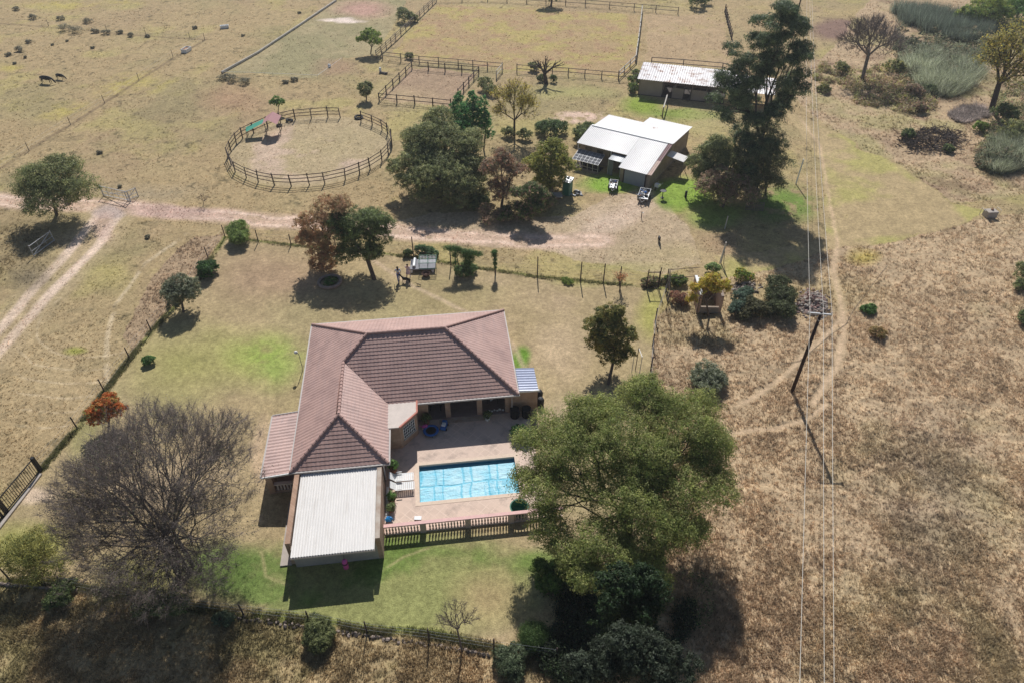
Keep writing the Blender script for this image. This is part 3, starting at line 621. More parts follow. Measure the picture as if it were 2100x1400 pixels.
tree('willow_sapling', 'bright green small tree beside the long pole fence', 'tree', (760,110), [(760,78,22,0),(742,84,12,0),(776,86,10,0)], 4200, .085, LIME, tr=.1, nt=20)
shrub('grey green round bush leaning on the pole fence near the top', (830,48), [(828,32,17,0)], 2400, .09, GREYG[:1]+OLIVE, name='bush', cat='bush')
shrub('small dark bush touching the bend of the pole fence', (852,46), [(850,38,9,0)], 1000, .08, OLIVE, name='bush', cat='bush')
tree('olive_tree', 'small round olive tree between the round pen and paddock', 'tree', (751,206), [(750,180,16,0),(750,192,13,0)], 3000, .08, OLIVE, tr=.09, nt=16)
shrub('small green bush at the paddock rail corner', (841,128), [(840,115,8,0)], 900, .08, OLIVE)
tree('young_tree', 'little bright green tree just outside the round pen', 'tree', (570,232), [(567,208,14,0),(560,212,9,0),(577,210,9,0)], 1500, .075, [(.09,.15,.04),(.12,.18,.05)], tr=.06, nt=14)
shrub('bush by the gnarled tree on the paddock rails', (1096,150), [(1096,138,11,0)], 1200, .09, OLIVE+GREYG[:1])
shrub('dark low growth around the foot of the gnarled tree', (1120,168), [(1110,160,9,0),(1135,162,9,0)], 1200, .08, DKG)
tree('shade_tree', 'dark tree cut off by the top edge beyond the paddock rails', 'tree', (1130,14), [(1130,-6,20,0),(1118,-12,16,0)], 2600, .12, OLIVE+GREYG[:1], tr=.2, nt=20, bark=BARKD)
shrub('dark bush at the top edge above the stable', (1430,12), [(1430,3,17,0),(1448,-2,12,0)], 2200, .11, DKG)
shrub('green bush against the left end wall of the stable', (1303,190), [(1302,165,14,0),(1305,150,10,0),(1300,180,13,0)], 2600, .085, DKG+LIME[:1])
shrub('grey olive bush behind the yellowing tree', (1000,200), [(998,172,16,0),(1010,185,14,0)], 2200, .08, OLIVE)
# garden shrubs
shrub('fresh green round bush at the garden fence corner', (490,500), [(489,472,22,0),(489,488,20,0)], 5000, .06, [(.12,.16,.045),(.09,.13,.035),(.15,.19,.06)])
shrub('very dark green dense shrub on the left garden fence', (425,570), [(418,548,16,0),(432,548,15,0),(424,558,18,0)], 5000, .06, [(.03,.065,.018),(.045,.09,.022),(.02,.045,.014)])
tree('olive_tree', 'grey olive tree on the left garden fence casting a round shadow', 'tree', (376,640), [(370,590,34,0),(348,595,24,0),(390,598,24,0),(372,612,30,0)], 12000, .06, [(.11,.12,.075),(.085,.095,.055),(.15,.16,.11)], tr=.12, nt=40, sh=662)
shrub('small spiky green shrub alone on the left lawn', (308,752), [(306,738,11,0)], 1500, .06, [(.05,.10,.03),(.08,.14,.04)])
tree('orange_tree', 'small orange red autumn tree above the big bare tree', 'tree', (222,873), [(215,835,31,0),(196,840,18,0),(238,838,18,0),(215,850,26,0)], 8000, .055, ORNG+YEL[3:], tr=.08, nt=30, hollow=.3)
shrub('rounded grey green bush on the back lawn', (955,573), [(957,552,18,0),(945,558,14,0),(968,550,12,0)], 4500, .05, [(.09,.14,.05),(.12,.17,.07),(.07,.10,.04)])
shrub('small dark ball bush at the back fence', (838,530), [(837,519,10,0)], 1800, .05, DKG)
shrub('loose green bush behind the slab with the cage', (870,530), [(862,512,13,0),(880,514,12,0),(892,520,9,0)], 3600, .055, [(.07,.11,.05),(.10,.15,.07)])
shrub('bright lime green weed clump on the back lawn', (1170,582), [(1166,577,11,0),(1158,575,8,0)], 1500, .04, LIME, flat=.4)
bare_tree('sapling', 'thin bare sapling with a few red leaves inside the back fence', 'tree', (1270,598), [(1272,570,12,0)], 26, .06, BARK, rmin=.012, twig=3, tl=.4, cols=[(.3,.08,.05),(.25,.13,.05)], ncrown=240, size=.05)
shrub('tangled dark growth on the back fence near the corner', (1335,583), [(1330,578,14,0),(1348,575,12,0)], 2200, .055, OLIVE+BROWNF[:2], flat=.6)
# ruin surroundings
shrub('dark green leafy growth inside the wire enclosure by the ruin', (1392,590), [(1380,575,14,0),(1400,575,12,0)], 2800, .06, DKG+LIME[:1])
shrub('reddish dry bush inside the wire enclosure', (1392,630), [(1388,610,17,0),(1400,616,14,0)], 2800, .05, [(.22,.12,.08),(.16,.09,.06)])
tree('yellow_tree', 'small yellow leaved tree growing out of the roofless ruin', 'tree', (1455,650), [(1458,590,27,0),(1430,590,16,0),(1485,585,18,0),(1460,570,18,0),(1420,610,14,0)], 5200, .06, [(.50,.40,.06),(.42,.36,.07),(.32,.30,.06),(.55,.38,.10)], tr=.09, nt=40, hollow=.15, sp=0.150)
shrub('pale green bush behind the ruin wall', (1465,565), [(1464,550,13,0)], 1800, .06, [(.15,.20,.09),(.18,.22,.08)])
shrub('yellow green seedling bush right of the ruin', (1525,580), [(1520,566,16,0),(1540,568,10,0)], 2000, .06, LIME+YEL[:1])
shrub('blue green prickly clump between the ruin and dark bushes', (1522,655), [(1518,610,19,0),(1512,630,18,0),(1535,598,12,0)], 5200, .06, [(.07,.10,.07),(.10,.14,.10),(.045,.065,.04)])
tree('round_bush', 'dark round bush with grey green top right of the ruin', 'bush', (1600,655), [(1598,590,34,0),(1605,612,32,0),(1600,635,28,0)], 13000, .06, [(.055,.065,.03),(.075,.085,.04),(.04,.048,.022)], tr=.1, nt=30, ground=True)
tree('round_bush', 'brown olive bush in front of the dark round bush', 'bush', (1552,675), [(1550,632,28,0),(1530,640,20,0),(1575,640,18,0)], 8500, .055, [(.075,.075,.035),(.10,.095,.05),(.05,.05,.025)], tr=.08, nt=30, ground=True)
tree('olive_bush', 'pale olive bush standing above the huge feathery crown', 'bush', (1452,825), [(1450,762,36,0),(1432,770,24,0),(1470,775,24,0),(1452,790,30,0)], 12000, .055, [(.13,.145,.09),(.10,.11,.065),(.17,.18,.13)], tr=.1, nt=40, ground=True)
shrub('bright green low bush in the dry field right of the pole', (1785,645), [(1783,636,14,0)], 1800, .06, [(.06,.12,.03),(.08,.14,.04)], flat=.5)
shrub('russet dry weed clump in the field right of the pole', (1800,695), [(1797,680,14,0)], 1500, .05, [(.22,.15,.07),(.16,.13,.05)], flat=.7)
shrub('dark bush cut off by the right edge, upper of two', (2105,600), [(2112,562,24,0),(2098,585,14,0)], 3600, .06, DKG+OLIVE)
shrub('dark bush cut off by the right edge, lower of two', (2108,665), [(2108,652,16,0)], 1800, .06, DKG)
# bottom
bare_tree('small_bare_tree', 'small bare pale tree beyond the low wall at the bottom', 'tree', (948,1335), [(940,1262,34,0),(915,1270,20,0),(965,1265,20,0)], 120, .06, BARKG, rmin=.009, twig=4, tl=.45)
shrub('upright green shrub on the low wall at the bottom', (650,1330), [(648,1292,26,0),(655,1315,24,0),(640,1272,14,0)], 7000, .045, [(.09,.10,.04),(.13,.14,.06),(.06,.07,.03)])
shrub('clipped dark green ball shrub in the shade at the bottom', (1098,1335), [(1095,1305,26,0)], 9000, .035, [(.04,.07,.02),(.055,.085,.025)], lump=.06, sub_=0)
shrub('grey green wild bush on the fence left of the shaded trees', (1035,1385), [(1030,1345,24,0),(1060,1340,26,0),(1045,1365,26,0)], 9000, .045, [(.07,.09,.05),(.10,.12,.07),(.045,.06,.03)])
tree('ivy_tree', 'dark ivy covered tree in the shade of the huge feathery tree', 'tree', (1290,1340), [(1280,1200,52,0),(1310,1240,60,0),(1265,1265,52,0),(1330,1190,34,0)], 22000, .06, [(.012,.024,.008),(.018,.032,.010),(.008,.017,.006)], tr=.2, nt=40, leaf=LEAFD, lump=.4)  # leaf colours darkened to stand in for the big tree's shade
tree('wild_olive', 'broad grey olive tree at the bottom edge in deep shade', 'tree', (1290,1480), [(1250,1360,55,0),(1330,1355,62,0),(1290,1320,48,0),(1200,1375,42,0),(1390,1385,46,0)], 26000, .055, [(.022,.030,.018),(.033,.042,.026),(.015,.020,.012),(.045,.055,.036)], tr=.2, nt=60)  # shade is put into these leaf colours, darker than the foliage itself
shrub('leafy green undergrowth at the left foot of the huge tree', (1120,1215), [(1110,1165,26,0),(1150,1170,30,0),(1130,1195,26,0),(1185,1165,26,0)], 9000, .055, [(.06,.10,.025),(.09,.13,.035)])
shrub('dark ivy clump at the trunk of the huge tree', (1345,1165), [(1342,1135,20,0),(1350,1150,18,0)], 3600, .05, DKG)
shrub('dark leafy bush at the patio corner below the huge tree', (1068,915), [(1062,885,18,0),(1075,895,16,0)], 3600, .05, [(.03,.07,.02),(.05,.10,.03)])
shrub('dark green scrub under the big bare tree at the wall', (345,1262), [(320,1232,28,0),(365,1240,24,0),(290,1245,20,0)], 6500, .05, DKG+OLIVE)
shrub('dark climbing bush on the fence below the small olive tree', (132,1240), [(128,1205,20,0),(120,1222,22,0)], 4500, .05, DKG)
shrub('grey green bush on the wall right of the bare tree', (460,1285), [(452,1268,14,0),(470,1270,11,0)], 2500, .045, [(.07,.09,.05),(.10,.12,.07)])
# far right scrub
for i, (u, v, r, lb, cl) in enumerate([(1905,195,12,'small dark green bush between the reeds and brush','g'),(1850,112,0,'',''),(2065,250,20,'dark bush at the foot of the golden tree','g'),(1832,148,16,'yellow olive scrub right of the wide leafless tree','y'),(1725,150,14,'yellowish scrub left of the leafless tree','y'),
        (1885,230,12,'brown scrub below the small dark bush','b'),(1862,285,12,'green bush at the left end of the brush pile','g'),(1945,312,9,'small green bush at the right end of the brush pile','g'),(2075,290,26,'grey scrub near the right edge','y'),(1690,190,10,'low olive scrub beside the power lines','y'),
        (1870,200,16,'grey brown scrub beneath the leafless tree shadow','b'),(2010,270,12,'fresh green low bush right of the brush pile','l')]):
    if r: shrub(lb, (u, v), [(u, v-r*.8, r, 0),(u+r*.6, v-r*.5, r*.7, 0)], 1900, .09, dict(g=DKG, y=YEL[3:]+OLIVE, b=BROWNF, l=LIME)[cl])
for i, (u, v, r, lb) in enumerate([(2035,20,34,'lime green leafy tree top at the upper right corner'),(2085,12,38,'green tree in the very upper right corner'),(1990,30,20,'yellow green bush beside the dark reeds')]):
    tree('leafy_tree', lb, 'tree', (u, v+24), [(u, v, r, 0),(u+r*.5, v+6, r*.7, 0)], 6000, .12, [(.12,.16,.03),(.17,.19,.04),(.08,.12,.03)] if i != 1 else [(.06,.12,.03),(.09,.15,.04)], tr=.2, nt=20)
def reeds(label, pts_px, n, hgt, cols, lean=.25, kind='stuff'):
    P_ = []; C_ = np.array(cols)
    for (u, v, ru, rv) in pts_px:
        k = int(n/len(pts_px)); a = RNG.random(k)*6.283; r = RNG.random(k)**.5
        for uu, vv, rr in zip(u+np.cos(a)*r*ru*1.25, v+np.sin(a)*r*rv*1.25, r):
            q = G(uu, vv)
            if fbm(q[0], q[1], 3.0, 411, 3) + (1-rr)*.55 > .62: P_.append(q)
    P_ = np.array(P_); c = C_[RNG.integers(0, len(C_), len(P_))]
    hh = hgt*(.25+1.25*fbm(P_[:, 0], P_[:, 1], 3.2, 401, 4, .7)**1.3)*(.6+.6*RNG.random(len(P_)))
    return blades('reed_bed', label, P_, c*1.35*(.15+1.7*fbm(P_[:, 0], P_[:, 1], 1.6, 402, 4, .7))[:, None]*(.5+RNG.random((len(P_), 1))), hh, np.full(len(P_), .03), 14, cat='reeds', lean=lean)
RD = [(.25,.27,.17),(.31,.33,.23),(.17,.18,.11),(.36,.37,.27)]
reeds('grey green reeds swaying beside the golden tree', [(1900,128,40,22),(1950,150,50,30),(1930,175,42,22)], 3000, 2.2, RD, .9)
reeds('dark grey green reed bed along the upper right edge', [(1890,35,50,16),(1945,50,50,20),(2000,60,40,18),(1970,80,30,14)], 5000, 2.6, [(.08,.10,.075),(.11,.135,.10),(.15,.17,.13)], .4)
reeds('grey reeds at the right edge below the golden tree', [(2080,305,36,30),(2060,335,30,16)], 2800, 2.0, RD, .8)
reeds('pale dead reeds fallen at the foot of the golden tree', [(1985,240,34,18)], 1500, .8, [(.40,.34,.30),(.30,.25,.23),(.22,.19,.17)], 1.1)
def undergrowth(label, patches, cols, n, hmax, size=.1):
    P_ = []
    for (u, v, ru, rv) in patches:
        k = n//len(patches); a = RNG.random(k)*6.283; r = RNG.random(k)**.5
        for uu, vv in zip(u+np.cos(a)*r*ru, v+np.sin(a)*r*rv): P_.append(G(uu, vv))
    P_ = np.array(P_); cl = fbm(P_[:, 0], P_[:, 1], 2.5, 501, 3); P_ = P_[cl > .42]; cl = cl[cl > .42]
    P_[:, 2] = hmax*(cl-.3)*2*RNG.random(len(P_))
    o = leaf_mesh('undergrowth', P_, unit(len(P_)), 9, size, .22, cols, LEAF, None, 2.6, var=.35)
    return tag(o, label, 'undergrowth', None, 'stuff')
undergrowth('olive and straw coloured scrub growing between the leafless tree and reeds', [(1745,170,60,26),(1830,165,60,34),(1870,215,50,18),(1800,200,60,20),(1690,165,20,30)], YEL[3:]+BROWNF+[(.22,.22,.10),(.26,.23,.12)], 3200, .9)
undergrowth('brown and green scrub at the right edge around the brush pile', [(2060,260,50,40),(2075,200,40,40),(2040,310,40,20),(1985,120,20,20),(1950,95,60,10)], BROWNF+OLIVE+[(.30,.26,.16)], 2600, 1.0)
undergrowth('messy olive scrub mixed into the upper right reeds', [(1900,75,70,34),(1960,115,60,46),(1900,150,60,36),(2000,95,40,30),(1860,105,30,20),(2050,330,50,30)], [(.09,.10,.06),(.12,.13,.08),(.07,.075,.045),(.13,.11,.07)], 3600, 1.9, .13)
undergrowth('dense ivy and undergrowth, coloured dark to deepen the shade below the huge tree', [(1215,1260,70,50),(1300,1290,90,80),(1370,1260,50,60),(1180,1340,70,60),(1330,1210,60,40)], [(.022,.034,.016),(.034,.048,.022),(.028,.034,.022),(.014,.022,.010)], 9000, .9, .055)  # near-black leaves added to imitate the shadow mass under the crown
undergrowth('leafy weeds in the shade under the huge feathery tree', [(1180,1200,70,30),(1400,1230,60,60),(1230,1280,80,50)], OLIVE+DKG+BROWNF[:2], 1500, .5, .05)
# low scrub tufts dotted along the far fence lines
i = 0
for (u, v, r) in [(66,35,9),(122,38,8),(178,43,9),(135,58,14),(158,62,14),(196,64,8),(218,66,9),(246,66,7),(268,72,8),(302,74,6),(32,18,7),(60,85,6),(38,102,9),(18,112,6),(108,92,3),(138,84,3),(190,98,4),(30,130,4),(52,118,4),(400,57,6),(498,73,4),(614,26,4),(204,313,6),(302,486,6),(245,383,5),(478,161,16),(500,168,14),(458,158,12),(605,163,9),(585,168,7),(140,413,9)]:
    i += 1; side = ['left', 'middle', 'right'][min(2, int(u/230))]
    nb = [q for q in (('above the cattle' if v < 150 and u < 240 else None), ('along the old pole line' if u > 440 and v < 100 else None), ('on the bank above the round pen' if u > 440 and 150 < v < 180 else None), ('beside the dirt road' if v > 300 else None)) if q]
    shrub('low dark scrub tuft of the open field scrub', (u, v+r*.4), [(u, v, r*.8, 0)], 420, .07, [(.15,.14,.10),(.12,.11,.075),(.18,.165,.115)], name='scrub_tuft', cat='scrub', flat=.5, group='low dark scrub tufts dotted over the open field', nt=6, m=14, tr=.02)
# ---------------------------------------------------------------- building materials
TILE = mat('roof_tile', (.455,.29,.245), .5, .16, 1.0, .15, col2=(.31,.195,.17), thr=(.48,.74), streak=(.36,.25,.23), spec=.6)
CAP = mat('ridge_tile', (.44,.28,.24), .8, .2, 3)
BRICK = brickmat('face_brick', (.50,.32,.215), (.42,.25,.165), (.50,.44,.37))
BRICKP = brickmat('pale_brick', (.36,.28,.21), (.30,.235,.18), (.40,.36,.30))
WHITE = mat('white_paint', (.78,.78,.76), .55, .06, 3, .05)
GUT = mat('gutter_paint', (.46,.42,.39), .6, .12, 2, .05)
BARNW = mat('pale_roof_sheet', (.93,.90,.87), .55, .04, .8, .1, spec=.5, streak=(.84,.79,.74))
WSHEET = mat('white_roof_sheet', (.76,.73,.69), .6, .05, .8, .1, spec=.4, streak=(.60,.56,.51), col2=(.74,.70,.66), thr=(.55,.8))
RUSTS = mat('rusty_roof_sheet', (.86,.82,.80), .42, .12, 1.2, .1, col2=(.36,.22,.16), thr=(.50,.62))
MAROON = mat('maroon_sheet', (.22,.12,.12), .6, .15, 2, .1)
RUST_M = mat('rust', (.42,.24,.14), .9, .3, 3, .3)
BLUES = mat('blue_roof_sheet', (.50,.54,.68), .4, .08, 2, .05, spec=.5)
CONC = mat('concrete', (.42,.37,.32), .9, .2, 1.5, .4)
CONCP = mat('painted_concrete', (.62,.54,.48), .9, .14, 1.2, .3, col2=(.34,.30,.27), thr=(.6,.75))
REDB = mat('red_brick_kerb', (.50,.20,.15), .85, .2, 5, .2)
SLATE = mat('slate_floor', (.24,.19,.18), .7, .2, 2, .2)
DARK = mat('dark_glass', (.02,.022,.025), .15, .1, 2, 0, spec=.6)
DOORM = mat('garage_door_paint', (.30,.33,.36), .6, .08, 2, .05)
BLK = mat('black_steel', (.02,.02,.022), .55, .2, 3, .1)
STEEL = mat('galvanised_steel', (.45,.46,.47), .5, .15, 3, .1, metal=.3)
POLE = mat('creosote_pole', (.055,.035,.028), .95, .3, 4, .4)
GREYW = mat('weathered_wood', (.20,.165,.14), .95, .3, 4, .5)
PALEW = mat('bleached_wood', (.58,.54,.48), .95, .25, 4, .5)
DRKW = mat('dark_fence_wood', (.075,.055,.05), .95, .3, 4, .5)
RUBBER = mat('black_rubber', (.022,.021,.021), .8, .2, 4, .2)
MESHG = mat('green_shade_net', (.06,.30,.21), .9, .12, 3, .1)
BLUEP = mat('blue_plastic', (.03,.14,.42), .45, .1, 3, 0)
PINKP = mat('pink_plastic', (.60,.10,.35), .5, .1, 3, 0)
GRNP = mat('green_plastic', (.03,.16,.10), .6, .15, 3, 0)
STONE = mat('field_stone', (.30,.24,.20), .95, .35, 3, .5)
TERRA = mat('terracotta', (.34,.17,.10), .85, .2, 4, .2)
INTER = mat('dark_interior', (.055,.045,.04), .9, .2, 2, .1)
# ---------------------------------------------------------------- farmhouse
house = empty('farmhouse', (HX, HY, 0), HA, 'large farmhouse with brown tiled hip roof and brick verandah facing the pool', 'house')
W_, D_, L_, w_, ZE, KP = 16.39, 10.37, 15.9, 6.64, 2.38, .544
def tile_plane(name, O, es, er, poly, course=.262, tw=.30, parent=house, k=KP, z0=ZE, bmp=.031):
    """poly in (s along the eave, run inward) ; tiles as stepped and rolled courses"""
    mb = MB(); O = np.array(O, float); es = np.array(es, float); er = np.array(er, float)
    rmax = max(p[1] for p in poly); nc = max(1, int(round(rmax/course))); dc = rmax/nc
    def ext(r):
        xs = []
        for i in range(len(poly)):
            (s0, r0), (s1, r1) = poly[i], poly[(i+1) % len(poly)]
            if abs(r1-r0) < 1e-9:
                if abs(r-r0) < 1e-6: xs += [s0, s1]
            elif min(r0, r1)-1e-6 <= r <= max(r0, r1)+1e-6: xs.append(s0+(s1-s0)*(r-r0)/(r1-r0))
        return (min(xs), max(xs)) if xs else (0, 0)
    for c in range(nc):
        ra, rb = c*dc, (c+1)*dc; a0, a1 = ext(ra+1e-4); b0, b1 = ext(rb-1e-4)
        lo, hi = min(a0, b0), max(a1, b1); ns = max(1, int((hi-lo)/(tw/5))); S = [lo+(hi-lo)*i/ns for i in range(ns+1)]
        V = []
        for s in S:
            wv = .011*math.cos(2*math.pi*s/tw)+random.uniform(-.002, .002)
            sa = min(max(s, a0), a1); sb = min(max(s, b0), b1)
            for (ss, rr, dz) in ((sa, ra, -.012), (sa, ra, bmp+wv), (sb, rb, .002+wv)):
                p = O[:2]+es*ss+er*rr; V.append((p[0], p[1], z0+k*rr+dz))
        F = []
        for i in range(len(S)-1):
            q = 3*i; F += [(q, q+3, q+4, q+1), (q+1, q+4, q+5, q+2)]
        mb.add(V, F)
    return mb.build(name, TILE, parent)
tile_plane('roof', (0, 0), (1, 0), (0, -1), [(0, 0), (W_, 0), (W_-D_/2, D_/2), (D_/2, D_/2)])
tile_plane('roof', (W_, 0), (0, -1), (-1, 0), [(0, 0), (D_, 0), (D_/2, D_/2)])
tile_plane('roof', (0, -D_), (1, 0), (0, 1), [(w_, 0), (W_, 0), (W_-D_/2, D_/2), (D_/2, D_/2), (w_/2, w_/2)])
tile_plane('roof', (0, 0), (0, -1), (1, 0), [(0, 0), (L_, 0), (L_-w_/2, w_/2), (D_-w_/2, w_/2), (D_/2, D_/2)])
tile_plane('roof', (w_, 0), (0, -1), (-1, 0), [(D_, 0), (L_, 0), (L_-w_/2, w_/2), (D_-w_/2, w_/2)])
tile_plane('roof', (0, -L_), (1, 0), (0, 1), [(0, 0), (w_, 0), (w_/2, w_/2)])
tile_plane('roof', (-1.98, -10.15), (0, -1), (1, 0), [(0, 0), (5.72, 0), (5.72, 1.96), (0, 1.96)], k=.10, z0=2.10, bmp=.03)
def ridge(p, q):
    p = np.array(p, float); q = np.array(q, float); L = np.linalg.norm(q-p); n = max(2, int(L/.36)); mb = MB()
    for i in range(n):
        a = p+(q-p)*i/n; b = p+(q-p)*(i+1.04)/n
        mb.tube([a+(0, 0, .035), b+(0, 0, .015)], [.125, .10], 8)
    mb.build('ridge_cap', CAP, house)
def zr(r): return ZE+KP*r
R1 = (D_/2, -D_/2, zr(D_/2)); R2 = (W_-D_/2, -D_/2, zr(D_/2)); R3 = (w_/2, -D_+w_/2, zr(w_/2)); R4 = (w_/2, -L_+w_/2, zr(w_/2))
for a, b in (((0,0,ZE),R1),((W_,0,ZE),R2),((W_,-D_,ZE),R2),(R1,R2),(R3,R1),(R4,R3),((0,-L_,ZE),R4),((w_,-L_,ZE),R4)): ridge(a, b)
def gutter(p, q, z=ZE):
    mb = MB(); mb.bar((*p, z-.06), (*q, z-.06), .11, .13); mb.build('gutter', GUT, house)
gutter((-.05,.06),(W_+.06,.06)); gutter((W_+.03,.0),(W_+.03,-D_-.0)); gutter((w_+.06,-D_-.06),(W_+.1,-D_-.06)); gutter((w_+.06,-D_-.12),(w_+.06,-L_)); gutter((-.1,-L_-.06),(w_+.1,-L_-.06))
gutter((-.06,0),(-.06,-10.1)); gutter((-2.04,-10.12),(-2.04,-15.9), 2.10)
m = MB(); m.bar((-.03,-10.15,2.42),(-.03,-15.87,2.42),.08,.10); m.build('flashing', GUT, house)
m = MB(); m.bar((-2.0,-15.93,2.06),(0.0,-15.93,2.28),.07,.14,(0,0,1)); m.build('fascia', WHITE, house)
m = MB(); m.bar((-2.0,-10.1,2.10),(0.0,-10.1,2.30),.07,.12); m.build('fascia', GUT, house)
m = MB(); m.bar((6.2,-15.45,.05),(6.2,-15.45,2.3),.07); m.build('downpipe', WHITE, house)
m = MB(); m.bar((15.9,-10.25,.05),(15.9,-10.25,2.3),.07); m.build('downpipe', GUT, house)
m = MB().box(.02,W_-.02,-.02,-D_+.02,ZE-.09,ZE-.06); m.build('soffit', WHITE, house)
m = MB().box(.02,w_-.02,-D_+.02,-L_+.02,ZE-.09,ZE-.06); m.build('soffit', WHITE, house)
m = MB(); m.box(.5,15.9,-.5,-7.9,0,ZE-.1); m.box(.5,6.15,-7.9,-15.4,0,ZE-.1); m.box(15.62,17.95,-7.65,-9.85,0,2.12); m.build('wall', BRICK, house)
m = MB(); m.box(8.5,15.62,-7.9,-10.05,0,.15); m.build('verandah_floor', SLATE, house)
m = MB(); m.box(10.2,13.8,-10.05,-10.55,0,.09); m.build('step', BRICK, house)
for x0, x1 in ((8.3,9.45),(10.75,11.15),(13.2,13.6),(15.4,15.72)):
    m = MB().box(x0,x1,-9.65,-10.0,.0,ZE-.1); m.build('pier', BRICK, house)
for x, wd in ((10.1,.9),(12.0,1.8),(14.5,1.4)):
    f = MB().box(x-wd/2-.05,x+wd/2+.05,-7.9,-7.95,.2,2.1).build('door', WHITE, house); MB().box(x-wd/2,x+wd/2,-7.95,-7.97,.25,2.05).build('pane', DARK, f)
# bay
bay = [(6.15,-10.35),(8.6,-10.35),(8.6,-11.35),(7.35,-12.65),(6.15,-12.65)]
MB().prism([(x,y) for x, y in bay], 0, 2.36).build('bay_wall', BRICK, house)
MB().prism([(6.18,-10.2),(8.62,-10.2),(8.66,-11.38),(7.38,-12.72),(6.18,-12.72)], 2.362, 2.45).build('bay_roof', CONCP, house)
m = MB(); m.bar((8.68,-10.2,2.47),(8.68,-11.40,2.47),.12,.14); m.bar((8.68,-11.40,2.47),(7.40,-12.76,2.47),.12,.14); m.build('bay_parapet', REDB, house)
a = np.array([8.6,-11.35]); b = np.array([7.35,-12.65]); dd = (b-a)/np.linalg.norm(b-a); nn = np.array([-dd[1], dd[0]])
if nn[1] > 0: nn = -nn
def wp(t, z, off): p = a+dd*t+nn*off; return (p[0], p[1], z)
wfr = MB(); Lw = 1.15; t0 = .32
MB().bar(wp(t0,1.45,.012),wp(t0+Lw,1.45,.012),.02,1.2).build('window', DARK, house)
for t in np.linspace(t0, t0+Lw, 7): wfr.bar(wp(t,.85,.035),wp(t,2.05,.035),.03)
for z in np.linspace(.85, 2.05, 5): wfr.bar(wp(t0,z,.036),wp(t0+Lw,z,.036),.03)
wfr.build('window_frame', WHITE, house)
MB().bar(wp(t0-.08,.78,.06),wp(t0+Lw+.08,.78,.06),.12,.07).build('window_sill', CONC, house)
# lean-to porch on the west side
MB().box(-1.85,-1.45,-15.35,-15.7,0,2.08).build('pier', BRICK, house)
MB().box(-1.75,-1.5,-10.3,-15.3,0,.9).build('porch_wall', BRICK, house)
MB().box(-1.45,.3,-15.45,-15.65,0,.25).build('porch_wall', BRICK, house)
for i in range(7): MB().box(-1.3+i*.22,-1.2+i*.22,-15.5,-15.6,.25,.85).build('baluster', CONCP, house)
MB().box(-1.45,.3,-15.42,-15.68,.85,.95).build('handrail', CONCP, house)
MB().box(-1.75,.4,-10.3,-15.4,0,.10).build('porch_floor', SLATE, house)
# back room with blue sheet roof
def corr(name, O, es, er, ls, lr, z0, z1, material, parent, pitch=.16, amp=.022, along=True, lap=0):
    """corrugated sheet; corrugations run along er"""
    n = int(ls/pitch*4); mb = MB(); V = []; F = []; O = np.array(O, float); es = np.array(es, float); er = np.array(er, float)
    m_ = 3
    for i in range(n+1):
        s = ls*i/n; dz = amp*math.cos(2*math.pi*s/pitch)
        for j in range(m_+1):
            r = lr*j/m_; p = O+es*s+er*r; V.append((p[0], p[1], z0+(z1-z0)*j/m_+dz))
    for i in range(n):
        for j in range(m_): q = i*(m_+1)+j; F.append((q, q+m_+1, q+m_+2, q+1))
    mb.add(V, F); o = mb.build(name, material, parent)
    so_ = o.modifiers.new('solid', 'SOLIDIFY'); so_.thickness = .02; return o
corr('annex_roof', (16.5,-7.45), (0,-1), (1,0), 2.55, 1.5, 2.36, 2.24, BLUES, house, .28, .035)
MB().box(16.45,18.05,-9.93,-10.02,2.16,2.30).build('annex_coping', WHITE, house)
# ---------------------------------------------------------------- garage
gar = empty('garage', (HX, HY, 0), HA, 'flat roofed brick garage with white corrugated roof attached to the farmhouse', 'garage')
MB().box(.30,.62,-16.05,-21.5,0,2.32).build('wall', BRICK, gar)
m = MB(); m.box(5.86,6.16,-16.05,-21.75,0,2.30); m.build('wall', BRICK, gar)
MB().box(.62,5.86,-21.45,-21.74,0,1.95).build('front_wall', CONC, gar)
MB().box(.62,5.86,-15.95,-16.05,0,2.05).build('back_wall', BRICK, gar)
corr('roof', (.70,-15.98), (1,0), (0,-1), 5.12, 6.40, 2.17, 2.06, WSHEET, gar, .17, .024)
MB().bar((.68,-22.40,1.97),(5.84,-22.40,1.97),.05,.14).build('fascia', CONCP, gar)
MB().box(.9,5.6,-16.3,-21.4,1.65,1.8).build('roof_beam', GREYW, gar)
sl_ = MB().box(-.45,.28,-16.6,-21.55,-.05,.06).build('concrete_apron', CONC, None, loc=(HX,HY,0), rz=HA); tag(sl_, 'narrow concrete apron along the left side of the garage', 'apron', kind='structure')
# pink punch bag hanging off the garage roof edge
pg_ = empty('punch_bag', (*hw(3.9,-22.6),0), HA, 'pink bag hanging from the front edge of the garage roof', 'punch bag')
MB().lathe((0,0,.65), [(0,.05),(.06,.17),(.75,.18),(.9,.12),(.95,.03)], 12).build('bag', PINKP, pg_, smooth=True)
MB().tube([(0,0,1.6),(0,.2,1.85)], .012, 5).build('rope', BLK, pg_); MB().lathe((0,0,1.2), [(0,.188),(.12,.188)], 12).build('band', BLK, pg_)
